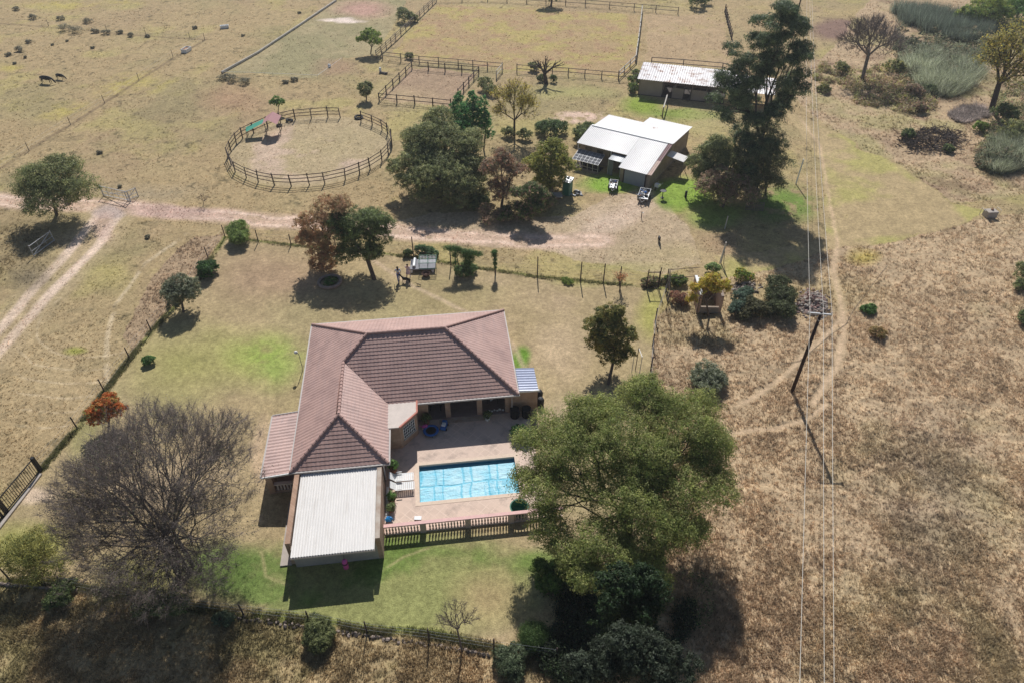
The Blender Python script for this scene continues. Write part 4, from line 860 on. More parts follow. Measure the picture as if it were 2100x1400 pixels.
# ---------------------------------------------------------------- patio, pool
pm, nt, b = newmat('patio_paving')
tc = nt.nodes.new('ShaderNodeTexCoord').outputs['Object']; mp = nt.nodes.new('ShaderNodeMapping'); mp.inputs['Rotation'].default_value = (0, 0, R(45))
nt.links.new(tc, mp.inputs[0]); br = nt.nodes.new('ShaderNodeTexBrick'); nt.links.new(mp.outputs[0], br.inputs[0]); br.offset = 0
br.inputs['Scale'].default_value = 1; br.inputs['Brick Width'].default_value = .56; br.inputs['Row Height'].default_value = .56; br.inputs['Mortar Size'].default_value = .035
br.inputs['Mortar Smooth'].default_value = .4
br.inputs['Color1'].default_value = (.62,.475,.38,1); br.inputs['Color2'].default_value = (.56,.425,.34,1); br.inputs['Mortar'].default_value = (.74,.58,.47,1)
f = noise(nt, tc, .55, 7, .7)
o_ = mixcol(nt, ramp(nt, f, .42, .66), (.67,.51,.41), br.outputs['Color']); o_ = mixcol(nt, ramp(nt, noise(nt, tc, .9, 8, .7), .52, .78), o_, (.30,.23,.19))
nt.links.new(o_, b.inputs['Base Color']); b.inputs['Roughness'].default_value = .85; bump(nt, b, br.outputs['Fac'], .2, .01)
CO = mat('pool_coping', (.70,.55,.43), .85, .12, 4, .2)
m = MB(); m.box(6.16,17.2,-9.95,-14.15,-.1,.06); m.box(6.16,8.25,-14.15,-18.0,-.1,.06); m.box(15.85,17.2,-14.15,-18.0,-.1,.06); m.box(6.16,17.2,-18.0,-19.9,-.1,.06)
pt = m.build('patio', pm, None, loc=(HX,HY,0), rz=HA); tag(pt, kind='structure')
pool = empty('swimming_pool', (HX, HY, 0), HA, 'rectangular swimming pool in the pink patio beside the farmhouse', 'pool')
m = MB(); m.box(8.25,8.55,-14.15,-18.0,-.1,.075); m.box(15.55,15.85,-14.15,-18.0,-.1,.075); m.box(8.55,15.55,-14.15,-14.45,-.1,.075); m.box(8.55,15.55,-17.7,-18.0,-.1,.075); m.build('coping', CO, pool)
PB = mat('pool_plaster', (.10,.32,.45), .6, .1, 2, 0)
m = MB(); m.box(8.40,8.56,-14.3,-17.85,-1.5,-.1); m.box(15.54,15.70,-14.3,-17.85,-1.5,-.1); m.box(8.56,15.54,-14.3,-14.46,-1.5,-.1); m.box(8.56,15.54,-17.69,-17.85,-1.5,-.1); m.box(8.56,15.54,-14.46,-17.69,-1.5,-1.4); m.build('pool_shell', PB, pool)
wm, nt, b = newmat('pool_water'); b.inputs['Base Color'].default_value = (.05,.28,.40,1); b.inputs['Roughness'].default_value = .06
tc = nt.nodes.new('ShaderNodeTexCoord').outputs['Object']; bump(nt, b, noise(nt, tc, 3, 3), .15, .03)
MB().box(8.56,15.54,-14.46,-17.69,-.40,-.235).build('water', wm, pool)
# quilted cover lying on the water
cov = empty('pool_cover', (HX, HY, 0), HA, 'crinkled light blue quilted cover floating on the swimming pool', 'pool cover')
cm, nt, b = newmat('blue_cover'); at = nt.nodes.new('ShaderNodeAttribute'); at.attribute_name = 'Col'
nt.links.new(at.outputs['Color'], b.inputs['Base Color']); b.inputs['Roughness'].default_value = .6; b.inputs['Specular IOR Level'].default_value = .3
tc = nt.nodes.new('ShaderNodeTexCoord').outputs['Object']; mp = nt.nodes.new('ShaderNodeMapping'); mp.inputs['Scale'].default_value = (1, 3.2, 1); nt.links.new(tc, mp.inputs[0])
bump(nt, b, noise(nt, mp.outputs[0], 3.2, 5, .65), .5, .05)
nx, ny = 380, 180; xs = np.linspace(8.58, 15.52, nx); ys = np.linspace(-14.80, -17.67, ny); X, Y = np.meshgrid(xs, ys); X = X.ravel(); Y = Y.ravel()
wob = (fbm(X, Y, 1.6, 301)-.5)*.5
seamx = np.array([8.58, 9.7, 10.35, 11.7, 12.3, 13.6, 14.2, 15.5])
row = (Y+wob*1.2 > -16.22)
def sdist(a, S): return np.min(np.abs(a[:, None]-S[None]), 1)
sx = sdist(X+wob, seamx); sx2 = sdist(X+wob+.12, seamx); sx = np.where(row, sx, sx2); sy = np.abs(Y+wob*1.2+16.22+.05*np.sin(X*2.2))
seam = np.minimum(sx*.9, sy*.75); seam = np.minimum(seam, np.minimum((Y+17.69), (-14.78-Y))*1.6+.02)
crk = fbm(X*1.0, Y*3.2, .55, 311, 4, .7); crk2 = fbm(X*3.0, Y, .5, 317, 4, .7)
sw = .03+.10*fbm(X, Y, 1.3, 341)**2*2; tf = np.clip(seam/sw, 0, 1)*.85+.15*(fbm(X, Y, .8, 343) > .4); h = -.20+.035*tf**.5+.05*(crk-.5)+.035*(crk2-.5)
ridge_ = np.clip(1-np.abs(crk-.5)/.035, 0, 1)*.5+np.clip(1-np.abs(crk2-.53)/.03, 0, 1)*.4
deep = np.array([.12,.48,.64]); mid_ = np.array([.24,.60,.74]); pale = np.array([.46,.72,.80])
tt = np.clip(tf*(.70+1.1*(fbm(X, Y, .9, 330)-.4)), 0, 1)[:, None]
c = np.where(tt < .5, deep*(1-tt*2)+mid_*tt*2, mid_*(2-tt*2)+pale*(tt*2-1)); c = c*(1-.22*ridge_[:, None]*(1-deep[None]))
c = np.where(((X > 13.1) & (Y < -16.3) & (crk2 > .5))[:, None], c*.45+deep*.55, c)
i = (np.arange(ny-1)[:, None]*nx+np.arange(nx-1)[None]).ravel(); F = np.stack([i, i+1, i+nx+1, i+nx], 1)[:, ::-1]
wx, wy = hw(X, Y); np_mesh('quilted_sheet', np.stack([wx, wy, h], 1), F, cm, cov, c, smooth=True)
# ---------------------------------------------------------------- balustrade
bal = empty('balustrade', (HX, HY, 0), HA, 'terracotta and white balustrade along the lawn edge of the pool patio', 'balustrade')
BALM = mat('baluster_paint', (.55,.42,.34), .85, .15, 4, .1); RAILM = mat('handrail_paint', (.72,.46,.42), .8, .12, 3, .1)
MB().box(6.2,18.2,-19.88,-20.06,-.1,.14).build('plinth', BALM, bal)
MB().box(6.2,18.2,-19.85,-20.10,.86,.97).build('handrail', RAILM, bal)
piers = [8.75, 11.75, 14.65, 17.55]
for x in piers: MB().box(x-.2,x+.2,-19.84,-20.12,-.05,.94).build('pier', BALM, bal)
x = 6.33
while x < 18.1:
    if all(abs(x-p) > .27 for p in piers):
        MB().lathe((x,-19.97,.13), [(0,.07),(.06,.07),(.09,.035),(.25,.07),(.38,.055),(.5,.03),(.62,.05),(.66,.07),(.74,.07)], 8).build('baluster', BALM, bal, smooth=False)
    x += .205
# ---------------------------------------------------------------- patio things
def at(x, y, z=0.06): return (*hw(x, y), z)
def lounger(x, y, label):
    o = empty('sun_lounger', at(x, y), HA+R(-1), label, 'sun lounger', 'white sun loungers side by side at the garage wall')
    m = MB()
    for k in range(9): m.box(.05+k*.135,.16+k*.135,-.30,.30,.33,.36)
    m.build('seat', WHITE, o)
    m = MB()
    for k in range(5):
        t = .1*k; m.bar((.0-t*.85,-.30,.36+t*.75),(.0-t*.85,.30,.36+t*.75),.09,.025,(.66,0,.75))
    m.build('backrest', WHITE, o)
    m = MB(); m.bar((0,-.32,.34),(1.3,-.32,.34),.05); m.bar((0,.32,.34),(1.3,.32,.34),.05); m.bar((1.3,-.32,.34),(1.3,.32,.34),.05); m.build('frame', WHITE, o)
    for lx in (.12, 1.2):
        for ly in (-.29, .29): MB().bar((lx,ly,0),(lx,ly,.33),.05).build('leg', WHITE, o)
    MB().bar((.1,-.36,.5),(.5,-.36,.5),.05).build('armrest', WHITE, o); MB().bar((.1,.36,.5),(.5,.36,.5),.05).build('armrest', WHITE, o)
lounger(6.85,-15.62,'white plastic sun lounger nearer the potted plant'); lounger(6.9,-16.42,'white plastic sun lounger nearer the balustrade')
def potplant(x, y, r, h, label, cols, cols_m=TERRA, name='potted_plant'):
    p = at(x, y); o = empty(name, p, 0, label, 'potted plant')
    MB().lathe((0,0,0), [(0,r*.7),(h,r),(h+.03,r*1.08),(h+.05,r*1.02)], 12).build('pot', cols_m, o)
    P_, D2 = crown_points([(np.array([p[0],p[1],p[2]+h+r*1.1]), r*1.35, r*1.3)], 50, .2)
    leaf_mesh('leaves', P_, D2, 10, .05, .07, cols, LEAF, o, 2.6)
GL = [(.07,.13,.03),(.10,.17,.05),(.05,.09,.025)]
potplant(6.75,-14.75,.28,.4,'leafy plant in a round terracotta pot by the upper lounger',GL)
potplant(6.65,-17.35,.26,.25,'green potted plant against the wall below the lower lounger',GL)
potplant(6.6,-18.2,.2,.2,'dark little potted plant in the wall shadow near the balustrade',DKG)
potplant(9.25,-10.35,.25,.35,'potted plant in the shade by the bay window',DKG)
potplant(13.95,-10.55,.24,.3,'dark plant in a white tub at the verandah step',DKG,WHITE)
t = empty('trampoline', at(9.55,-11.35), 0, 'small round trampoline with blue edge pad on the shaded patio', 'trampoline')
MB().torus((0,0,.26),.50,.11,n=24,sq=.35).build('edge_pad', BLUEP, t, smooth=True); MB().lathe((0,0,.24),[(0,.42),(.01,.42)],20).build('jumping_mat', RUBBER, t)
for k in range(5): MB().bar((.5*math.cos(k*1.257),.5*math.sin(k*1.257),0),(.5*math.cos(k*1.257),.5*math.sin(k*1.257),.24),.04).build('leg', BLK, t)
t = empty('toy_car', at(10.55,-10.95), R(80), 'blue ride on toy car with white seat on the patio', 'toy')
MB().box(-.4,.4,-.22,.22,.1,.32).build('body', BLUEP, t, bevel=.05); MB().box(-.2,.15,-.15,.15,.32,.46).build('seat', WHITE, t, bevel=.03); MB().box(.2,.38,-.18,.18,.32,.5).build('windshield', BLUEP, t, bevel=.02)
for sx_ in (-.27,.27):
    for sy_ in (-.24,.24): MB().torus((sx_,sy_,.1),.07,.035,(0,1,0),10,6).build('wheel', RUBBER, t)
t = empty('toy_pram', at(9.1,-10.9), R(20), 'bright pink toy pram on the shaded patio beside the trampoline', 'toy')
MB().ball((0,0,.3),.26,.18,.13,10).build('basket', PINKP, t); MB().tube([(-.25,0,.3),(-.42,0,.55)],.02,5).build('handle', PINKP, t)
for sx_ in (-.15,.15): MB().torus((sx_,0,.08),.06,.02,(0,1,0),10,6).build('wheel', WHITE, t)
t = empty('table', at(10.0,-8.9,.15), 0, 'dark square table under the verandah roof', 'table')
MB().box(-.45,.45,-.3,.3,.68,.73).build('tabletop', BLK, t)
for sx_ in (-.4,.4):
    for sy_ in (-.25,.25): MB().box(sx_-.03,sx_+.03,sy_-.03,sy_+.03,0,.68).build('leg', BLK, t)
for k,(x,y,s) in enumerate([(14.15,-9.75,.11),(14.38,-9.8,.09),(14.58,-9.72,.10),(14.8,-9.78,.09),(15.0,-9.7,.12),(15.25,-9.78,.1)]):
    o = MB().ball((0,0,s*.6),s,s*.8,s*.65,8,.15).build('white_stone', WHITE, None, loc=at(x,y,.15)); tag(o, 'whitewashed stone in the row on the verandah edge', 'stone', 'row of white stones on the verandah edge')
t = empty('washing', at(14.5,-9.0,.15), 0, 'pale cloth hanging on a stand in the verandah', 'washing')
MB().add([(-.25,0,1.3),(.2,.05,1.5),(.3,-.05,1.35),(.1,-.1,.7),(-.15,-.05,.35),(-.3,.05,.8)],[(0,5,3,2,1),(5,4,3)]).build('cloth', mat('pale_cloth',(.5,.5,.53),.9,.1,4), t)
MB().tube([(-.4,.05,0),(-.4,.05,1.5),(.4,.05,1.5),(.4,.05,0)],.02,5).build('stand', BLK, t)
for x,y,lb in ((16.1,-10.45,'black water drum by the brick room on the patio'),(17.0,-10.5,'black drum farther right under the tree branches')):
    t = MB().lathe((0,0,0),[(0,.34),(.05,.36),(.3,.35),(.32,.37),(.6,.36),(.85,.36),(.88,.3)],16).build('water_drum', RUBBER, None, loc=at(x,y)); tag(t, lb, 'drum')
t = MB().lathe((0,0,0),[(0,.28),(.5,.3),(.52,.32),(.8,.2),(.85,.05)],12).build('gas_bottle', BLK, None, loc=(*hw(18.3,-8.6),0)); tag(t, 'dark gas bottle beside the blue roofed room, nearer the lawn', 'gas bottle')
t = MB().lathe((0,0,0),[(0,.26),(.5,.28),(.52,.3),(.75,.2),(.8,.05)],12).build('gas_bottle', BLK, None, loc=(*hw(18.3,-9.4),0)); tag(t, 'dark gas bottle close to the brick corner by the tree', 'gas bottle')
t = empty('skimmer_box', at(8.4,-19.05), 0, 'small low grey box standing on the patio near the balustrade', 'box')
MB().box(-.24,.24,-.14,.14,.08,.13).build('lid', STEEL, t)
for sx_ in (-.2,.2):
    for sy_ in (-.12,.12): MB().box(sx_-.02,sx_+.02,sy_-.02,sy_+.02,0,.08).build('leg', BLK, t)
t = MB().ball((0,0,.2),.26,.2,.2,9,.3).build('crumpled_tarp', mat('bright_blue_plastic',(.02,.26,.62),.5,.2,8,.3), None, loc=at(6.45,-18.95)); tag(t, 'crumpled bright blue plastic against the garage wall', 'tarp')
t = MB().bar((0,0,.14),(0,-2.6,.14),.16,.1).build('white_pipe', WHITE, None, loc=at(6.32,-16.2,.04), rz=HA); tag(t, 'long white pipe lying along the garage wall on the patio', 'pipe')
t = empty('water_tub', at(15.3,-19.3), 0, 'round green tub on the patio under the tree', 'tub')
MB().lathe((0,0,0),[(0,.5),(.55,.62),(.6,.66),(.6,.58),(.1,.46)],18).build('tub', GRNP, t)
# garden lamp left of the house
t = empty('garden_lamp', G(621,757), 0, 'thin garden lamp post with white head left of the farmhouse roof', 'lamp')
MB().tube([(0,0,0),(0,0,1.7),(-.12,0,1.9)],.03,6).build('post', STEEL, t); MB().lathe((-.2,0,1.82),[(0,.13),(.08,.16),(.2,.1),(.24,.03)],10).build('lamp_shade', WHITE, t)
# ---------------------------------------------------------------- outbuilding
OA = R(-30.5); ob = empty('outbuilding', (8.04, 81.19, 0), OA, 'outbuilding with large white corrugated roof and grey garage door across the road', 'outbuilding')
corr('roof', (0,0),(1,0),(0,1),6.75,4.0,2.40,3.2,BARNW,ob,.22,.025)
corr('roof', (6.75,-2.5),(1,0),(0,1),3.62,6.5,1.9,3.2,BARNW,ob,.22,.025)
corr('roof', (10.4,.3),(1,0),(0,1),.52,3.7,2.48,3.22,MAROON,ob,.22,.025)
corr('roof', (10.4,-2.5),(1,0),(0,1),.52,2.8,1.92,2.48,mat('pale_rust',(.62,.46,.38),.7,.2,2,.1),ob,.22,.025)
corr('roof', (.3,4.0),(1,0),(0,1),4.85,4.85,3.2,2.85,RUSTS if 0 else BARNW,ob,.22,.025)
corr('roof', (5.15,4.0),(1,0),(0,1),5.8,7.1,3.2,2.7,mat('white_sheet_rust_spots',(.93,.90,.87),.5,.07,.8,.1,col2=(.42,.26,.2),thr=(.66,.70)),ob,.22,.025)
m = MB(); m.bar((0.1,4.0,3.235),(10.9,4.0,3.235),.3,.03); m.build('ridge_cap', WHITE, ob)
m = MB(); m.prism([(.35,.5),(6.9,.5),(6.9,4),(.35,4)],0,[2.35,2.35,3.1,3.1]); m.prism([(6.95,-2.2),(10.7,-2.2),(10.7,4),(6.95,4)],0,[1.86,1.86,3.1,3.1]); m.prism([(.5,4),(4.9,4),(4.9,8.6),(.5,8.6)],0,[3.1,3.1,2.75,2.75]); m.prism([(5.3,4),(10.7,4),(10.7,10.8),(5.3,10.8)],0,[3.1,3.1,2.6,2.6])
m.build('wall', BRICKP, ob)
d = MB().box(7.5,10.1,-2.2,-2.26,0,1.75).build('garage_door', DOORM, ob)
m = MB()
for z in (.35,.7,1.05,1.4): m.box(7.5,10.1,-2.26,-2.275,z,z+.03)
m.build('door_rib', DOORM, d)
m = MB(); m.box(7.36,7.5,-2.2,-2.28,0,1.85); m.box(10.1,10.24,-2.2,-2.28,0,1.85); m.box(7.36,10.24,-2.2,-2.285,1.75,1.87); m.build('door_frame', DRKW, ob)
for x in (1.0, 2.6, 4.3):
    f = MB().box(x,x+.8,.5,.44,.9,1.9).build('window', DARK, ob); MB().box(x-.06,x+.86,.46,.43,.82,.9).build('window_frame', DRKW, f)
MB().box(5.6,6.5,.5,.45,0,2.0).build('door', DRKW, ob)
m = MB(); m.bar((.15,0.15,0),(.15,.15,2.3),.1); m.bar((4.6,.15,0),(4.6,.15,2.3),.1); m.build('porch_post', WHITE, ob)
corr('awning', (4.9,-1.35),(1,0),(0,1),1.75,1.5,2.0,2.12,STEEL,ob,.22,.02)
m = MB(); m.box(5.0,5.6,-1.3,-1.34,0,1.9); m.build('screen_panel', mat('grey_mesh_panel',(.16,.17,.18),.7,.1,6,.1), ob)
for x in (4.95, 6.55): MB().bar((x,-1.3,0),(x,-1.3,2.0),.07).build('awning_post', STEEL, ob)
corr('side_awning', (10.75,2.6),(0,1),(1,0),1.7,2.2,2.2,1.9,BARNW,ob,.22,.02)
for y in (2.7,4.2): MB().bar((12.85,y,0),(12.85,y,1.9),.07).build('awning_post', GREYW, ob)
# wire cage on the porch side
cg = empty('wire_cage', (8.04, 81.19, 0), OA, 'wire mesh cage with sloping grey top against the outbuilding front', 'cage')
m = MB()
for x in np.linspace(.4,3.9,8): m.bar((x,-1.9,1.15),(x,-.1,1.75),.035)
for k in range(5): y=-1.9+k*.45; m.bar((.4,y,1.15+k*.15),(3.9,y,1.15+k*.15),.035)
m.build('roof_frame', STEEL, cg)
MB().add([(.4,-1.9,1.16),(3.9,-1.9,1.16),(3.9,-.1,1.76),(.4,-.1,1.76)],[(0,1,2,3)]).build('roof_sheet', mat('dusty_grey_net',(.22,.22,.23),.9,.2,2,.2,col2=(.12,.12,.13)), cg)
m = MB()
for x in np.linspace(.4,3.9,6): m.bar((x,-1.9,0),(x,-1.9,1.15),.05)
m.bar((.4,-1.9,.55),(3.9,-1.9,.55),.04); m.build('front_frame', PALEW, cg)
MB().box(.3,4.0,-1.8,-2.0,0,.22).build('base', BRICKP, cg)
MB().box(.4,3.9,-1.85,-.1,.02,.06).build('cage_floor', INTER, cg)
# ---------------------------------------------------------------- stable
SA = R(-16.9); st_ = empty('stable', (18.47,102.73,0), SA, 'long open fronted stable with rust streaked pale corrugated roof', 'stable')
corr('roof', (0,0),(1,0),(0,1),13.1,5.6,2.4,3.0,RUSTS,st_,.35,.035); corr('roof', (13.15,-.1),(1,0),(0,1),6.4,5.0,2.2,2.8,RUSTS,st_,.35,.035)
ST = mat('stable_plaster', (.36,.29,.24), .95, .15, 1, .3)
MB().box(.3,12.8,5.2,5.4,0,.95).build('back_wall', ST, st_); MB().box(.3,.5,.3,5.2,0,2.35).build('end_wall', ST, st_); MB().box(3.55,3.75,.5,5.2,0,2.4).build('partition', ST, st_); MB().box(19.0,19.2,.3,4.8,0,2.1).build('end_wall', ST, st_)
MB().box(.5,3.75,5.2,5.4,.95,2.7).build('back_wall', ST, st_)
MB().box(.3,3.75,.3,.5,0,2.32).build('front_wall', ST, st_); MB().box(5.3,6.9,.3,.5,0,1.5).build('front_wall', ST, st_); MB().box(8.0,10.3,.3,.5,0,1.5).build('front_wall', ST, st_)
MB().box(5.3,5.5,.5,5.2,0,1.6).build('partition', ST, st_); MB().box(10.1,10.3,.5,5.2,0,1.6).build('partition', ST, st_); MB().box(7.9,8.05,.5,5.2,0,1.6).build('partition', ST, st_)
for x in (5.2,7.0,8.0,10.3,12.8,15.5,18.8): MB().bar((x,.15,0),(x,.15,2.38 if x<13 else 2.18),.12).build('post', DRKW, st_)
for x in (7,10.3,12.8,15.5,18.8): MB().bar((x,5.3 if x<13 else 4.7,0),(x,5.3 if x<13 else 4.7,2.85 if x<13 else 2.7),.12).build('post', DRKW, st_)
m = MB(); m.bar((10.4,.2,1.0),(19,.2,.9),.08); m.bar((10.4,.2,.5),(19,.2,.5),.08); m.build('rail', GREYW, st_)
MB().box(.3,12.8,.2,5.2,.0,.04).build('stable_floor', INTER, st_)
# ---------------------------------------------------------------- ruin and rubble
ru = empty('ruin', (*G(1428,642)[:2],0), R(-2), 'small roofless brick ruin with whitewashed wall tops beside the yellow tree', 'ruin')
MB().box(0,.25,0,3.0,0,2.0).build('wall', BRICK, ru); MB().box(.002,.252,.02,3.02,2.0,2.12).build('wall_top', WHITE, ru)
MB().box(1.95,2.2,0,3.0,0,1.9).build('wall', BRICK, ru); MB().box(1.952,2.202,.02,3.02,1.9,2.0).build('wall_top', STONE, ru)
MB().box(.25,1.95,2.8,3.0,0,1.8).build('wall', BRICK, ru); MB().box(.25,1.95,2.82,3.02,1.8,1.9).build('wall_top', WHITE, ru)
MB().box(.25,1.95,.0,.2,0,.7).build('wall', BRICKP, ru)
m = MB(); random.seed(3)
cgx = empty('wire_enclosure', (*G(1366,640)[:2],0), 0, 'wire enclosure on thin poles joined to the left side of the ruin', 'enclosure')
a0 = G(1366,640); b0 = G(1428,645); c0 = G(1428,585); d0 = G(1368,590)
for p in (a0,(a0+d0)/2,d0,(a0+b0)/2,b0): q = p-a0; MB().bar(q,(q[0],q[1],2.1),.06).build('post', STEEL if p is d0 else DRKW, cgx)
m = MB()
for z in (2.1,1.1):
    m.bar((0,0,z),tuple((d0-a0)[:2])+(z,),.04)
    m.bar(tuple((d0-a0)[:2])+(z,),tuple((c0-a0)[:2])+(z,),.04)
m.build('rail', DRKW, cgx)
def rock_pile(name, label, cat, uv, ru_, rv_, n, s, mats, hgt, kind=None, bars=False):
    o = empty(name, G(*uv), 0, label, cat); c0 = G(*uv); S = [MB() for _ in mats]
    for k in range(n):
        a = random.random()*6.28; r = random.random()**.5*(1.25 if k % 4 == 0 else .95); p = G(uv[0]+math.cos(a)*r*ru_, uv[1]+math.sin(a)*r*rv_)-c0
        z = hgt*max(0, 1-r)*random.random()*(.6+.8*abs(math.sin(a*1.5+1))); q = s*random.uniform(.5,1.3); mb = S[k % len(mats)]
        if bars:
            d = np.array([random.uniform(-1,1), random.uniform(-1,1), random.uniform(-.1,.5)]); d /= np.linalg.norm(d); mb.tube([(p[0],p[1],z+.03), tuple(np.array([p[0],p[1],z+.03])+d*q*5)], q*.22, 4)
        else: mb.ball((p[0],p[1],z+q*.4), q, q*random.uniform(.6,1), q*random.uniform(.5,.8), 7, .22)
    for mb, mm, nm in zip(S, mats, ('stones','dark_stones','pale_stones') if not bars else ('branches','dark_branches','dry_branches')):
        if mb.v: tag(mb.build(nm, mm, o), kind='stuff')
rock_pile('rubble_heap','heap of broken bricks and stones behind the power pole crossarm','rubble',(1664,624),34,24,560,.15,[STONE,mat('broken_brick',(.34,.22,.19),.9,.3,5,.3),CONC],.6)
rock_pile('stone_heap','small heap of stones behind the blue green clump by the ruin','rubble',(1530,592),26,12,110,.15,[STONE,INTER,CONC],.4)
rock_pile('brush_pile','wide heap of cut grey branches in the tall grass','brush pile',(1910,290),66,24,900,.17,[BARKG,BARKD,BARK],1.1,bars=True)
rock_pile('branch_heap','smaller heap of grey branches below the leafless tree','brush pile',(1882,195),24,12,220,.15,[BARKG,BARKD,BARK],.7,bars=True)
# ---------------------------------------------------------------- fences
def fence(name, label, pts, h=1.2, r=.05, wires=(.4,.8,1.15), wr=.006, spacing=None, pm=DRKW, rm=STEEL, lean=.03, rails_box=False, cat='fence', top=None):
    P0 = [G(*p) for p in pts]
    if spacing:
        Q = []
        for a, b in zip(P0[:-1], P0[1:]):
            n = max(1, int(round(np.linalg.norm(b-a)/spacing))); Q += [a+(b-a)*i/n for i in range(n)]
        Q.append(P0[-1])
    else: Q = P0
    o = empty(name, Q[0], 0, label, cat); c = Q[0]
    for q in Q[:100]:
        p = q-c; hh = h*random.uniform(.93,1.08)
        MB().tube([(p[0],p[1],-.1),(p[0]+random.uniform(-lean,lean),p[1]+random.uniform(-lean,lean),hh)], [r*1.05,r*.9], 6).build('post', pm, o)
    for z in wires:
        m = MB()
        for a, b in zip(Q[:-1], Q[1:]):
            m.tube([a-c+(0,0,z+random.uniform(-.02,.02)), b-c+(0,0,z+random.uniform(-.02,.02))], wr, 4 if wr < .02 else 6)
        m.build('rail' if wr > .02 else 'wire', rm, o)
    return o
fence('garden_fence','wire fence on dark posts along the left side of the lawn',[(85,962),(158,877),(215,803),(266,735),(311,680),(348,630),(390,592),(427,530),(462,487)],1.35,.055)
fence('garden_fence','wire fence between the dirt road and the back lawn, left stretch',[(462,487),(530,497),(597,503),(690,512),(760,518),(848,526)],1.4,.055)
fence('garden_fence','tall wire fence between the driveway and the back lawn, right stretch',[(848,526),(925,545),(935,547),(1016,560),(1102,568),(1190,578),(1237,580),(1270,585),(1325,590),(1350,590),(1365,590)],2.2,.055,(.4,.9,1.4,1.9))
fence('garden_fence','wire fence with dark posts on the right side of the lawn',[(1365,600),(1344,660),(1338,710),(1334,760),(1338,830)],1.5,.06)
fence('garden_fence','low wire fence along the bottom edge of the garden',[(22,1190),(135,1203),(385,1246),(500,1260),(635,1275),(753,1297),(880,1312),(1013,1333),(1140,1350)],1.35,.05)
fence('pole_fence','long weathered pole fence running up to the top edge',[(772,120),(812,84),(852,46),(895,4)],1.25,.07,(.5,.85,1.2),.05,2.6,GREYW,GREYW)
fence('pole_fence','weathered pole fence across the middle behind the small paddock',[(785,122),(860,131),(940,138),(1030,146)],1.3,.08,(.6,1.2),.05,2.9,GREYW,GREYW)
fence('pole_fence','weathered pole fence passing the gnarled tree to the stable',[(1060,149),(1100,152),(1165,156),(1268,165),(1310,168)],1.3,.08,(.6,1.2),.05,3.0,GREYW,GREYW)
fence('pole_fence','pale zigzag pole fence between the far paddocks',[(1268,162),(1303,128),(1305,112),(1308,92),(1312,60),(1314,44),(1316,24)],1.2,.08,(.5,1.1),.08,3.2,GREYW,PALEW)
fence('pole_fence','pole fence along the far side of the paddocks at the top',[(895,5),(1000,3),(1080,7),(1200,14),(1300,22),(1390,30)],1.3,.08,(.6,1.2),.05,4.2,GREYW,GREYW)
fence('pole_fence','short leaning pole fence of dark posts above the stable',[(1486,26),(1492,52),(1500,82)],1.4,.1,(.8,),.05,1.8,DRKW,GREYW)
fence('pole_fence','pole rails along the back of the stable',[(1335,134),(1400,139),(1480,146),(1530,160)],1.3,.08,(.6,1.25),.06,4.2,GREYW,GREYW)
fence('pole_fence','pale sloping rail between the stable and the outbuilding',[(1366,212),(1358,240)],1.3,.09,(1.2,),.09,None,GREYW,PALEW)
fence('pole_fence','short pale gate rails at the end of the middle pole fence',[(1030,147),(1018,162)],1.3,.09,(.6,1.2),.06,None,PALEW,PALEW)
fence('paddock_fence','dark pole fence enclosing the small square paddock',[(925,222),(778,208),(845,142),(982,153),(940,200)],1.3,.09,(.55,1.15),.05,2.6,DRKW,DRKW)
fence('kerb_rail','long low pale rail along the left side of the top field',[(455,152),(530,110),(610,57),(690,3)],.35,.08,(.3,.12),.1,5,GREYW,PALEW)
fence('wire_fence','thin white cord fence around the lower edge of the top field',[(455,152),(560,156),(652,160),(702,124)],.5,.02,(.4,),.02,7,STEEL,WHITE)
fence('wire_fence','old wire fence slanting across the open field on the left',[(-20,362),(60,310),(145,256),(215,212),(285,165),(355,118),(420,82)],1.2,.05,(.5,1.0),.006,11,GREYW)
fence('wire_fence','old wire fence across the far field above the cattle',[(-20,47),(100,54),(220,66),(300,74),(390,80),(420,82)],1.1,.05,(.5,1.0),.006,10,GREYW)
# round pen
pen = empty('round_pen', (-26.0,84.5,0), 0, 'large round riding pen of dark posts and rails with an opening at the top', 'round pen')
rp = 10.3; PA = [R(79)+i*R(360-18)/29 for i in range(30)]   # opening near the top
PA = [a+random.uniform(-.025,.025)*(0 < i < 29) for i, a in enumerate(PA)]
PP = [(rp*math.cos(a)+random.uniform(-.12,.12), rp*.965*math.sin(a)+random.uniform(-.12,.12)) for a in PA]
for x, y in PP:
    MB().tube([(x,y,-.1),(x+random.uniform(-.12,.12),y+random.uniform(-.12,.12),random.uniform(1.42,1.62))], random.uniform(.065,.09), 6).build('post', random.choice([DRKW,DRKW,DRKW,GREYW]), pen)
for z in (.5,.95,1.4):
    m = MB()
    for (x0,y0),(x1,y1) in zip(PP[:-1],PP[1:]): m.tube([(x0,y0,z),(x1,y1,z+random.uniform(-.04,.04))],.045,6)
    m.build('rail', DRKW, pen)
def prect(u0,v0): return G(u0,v0)
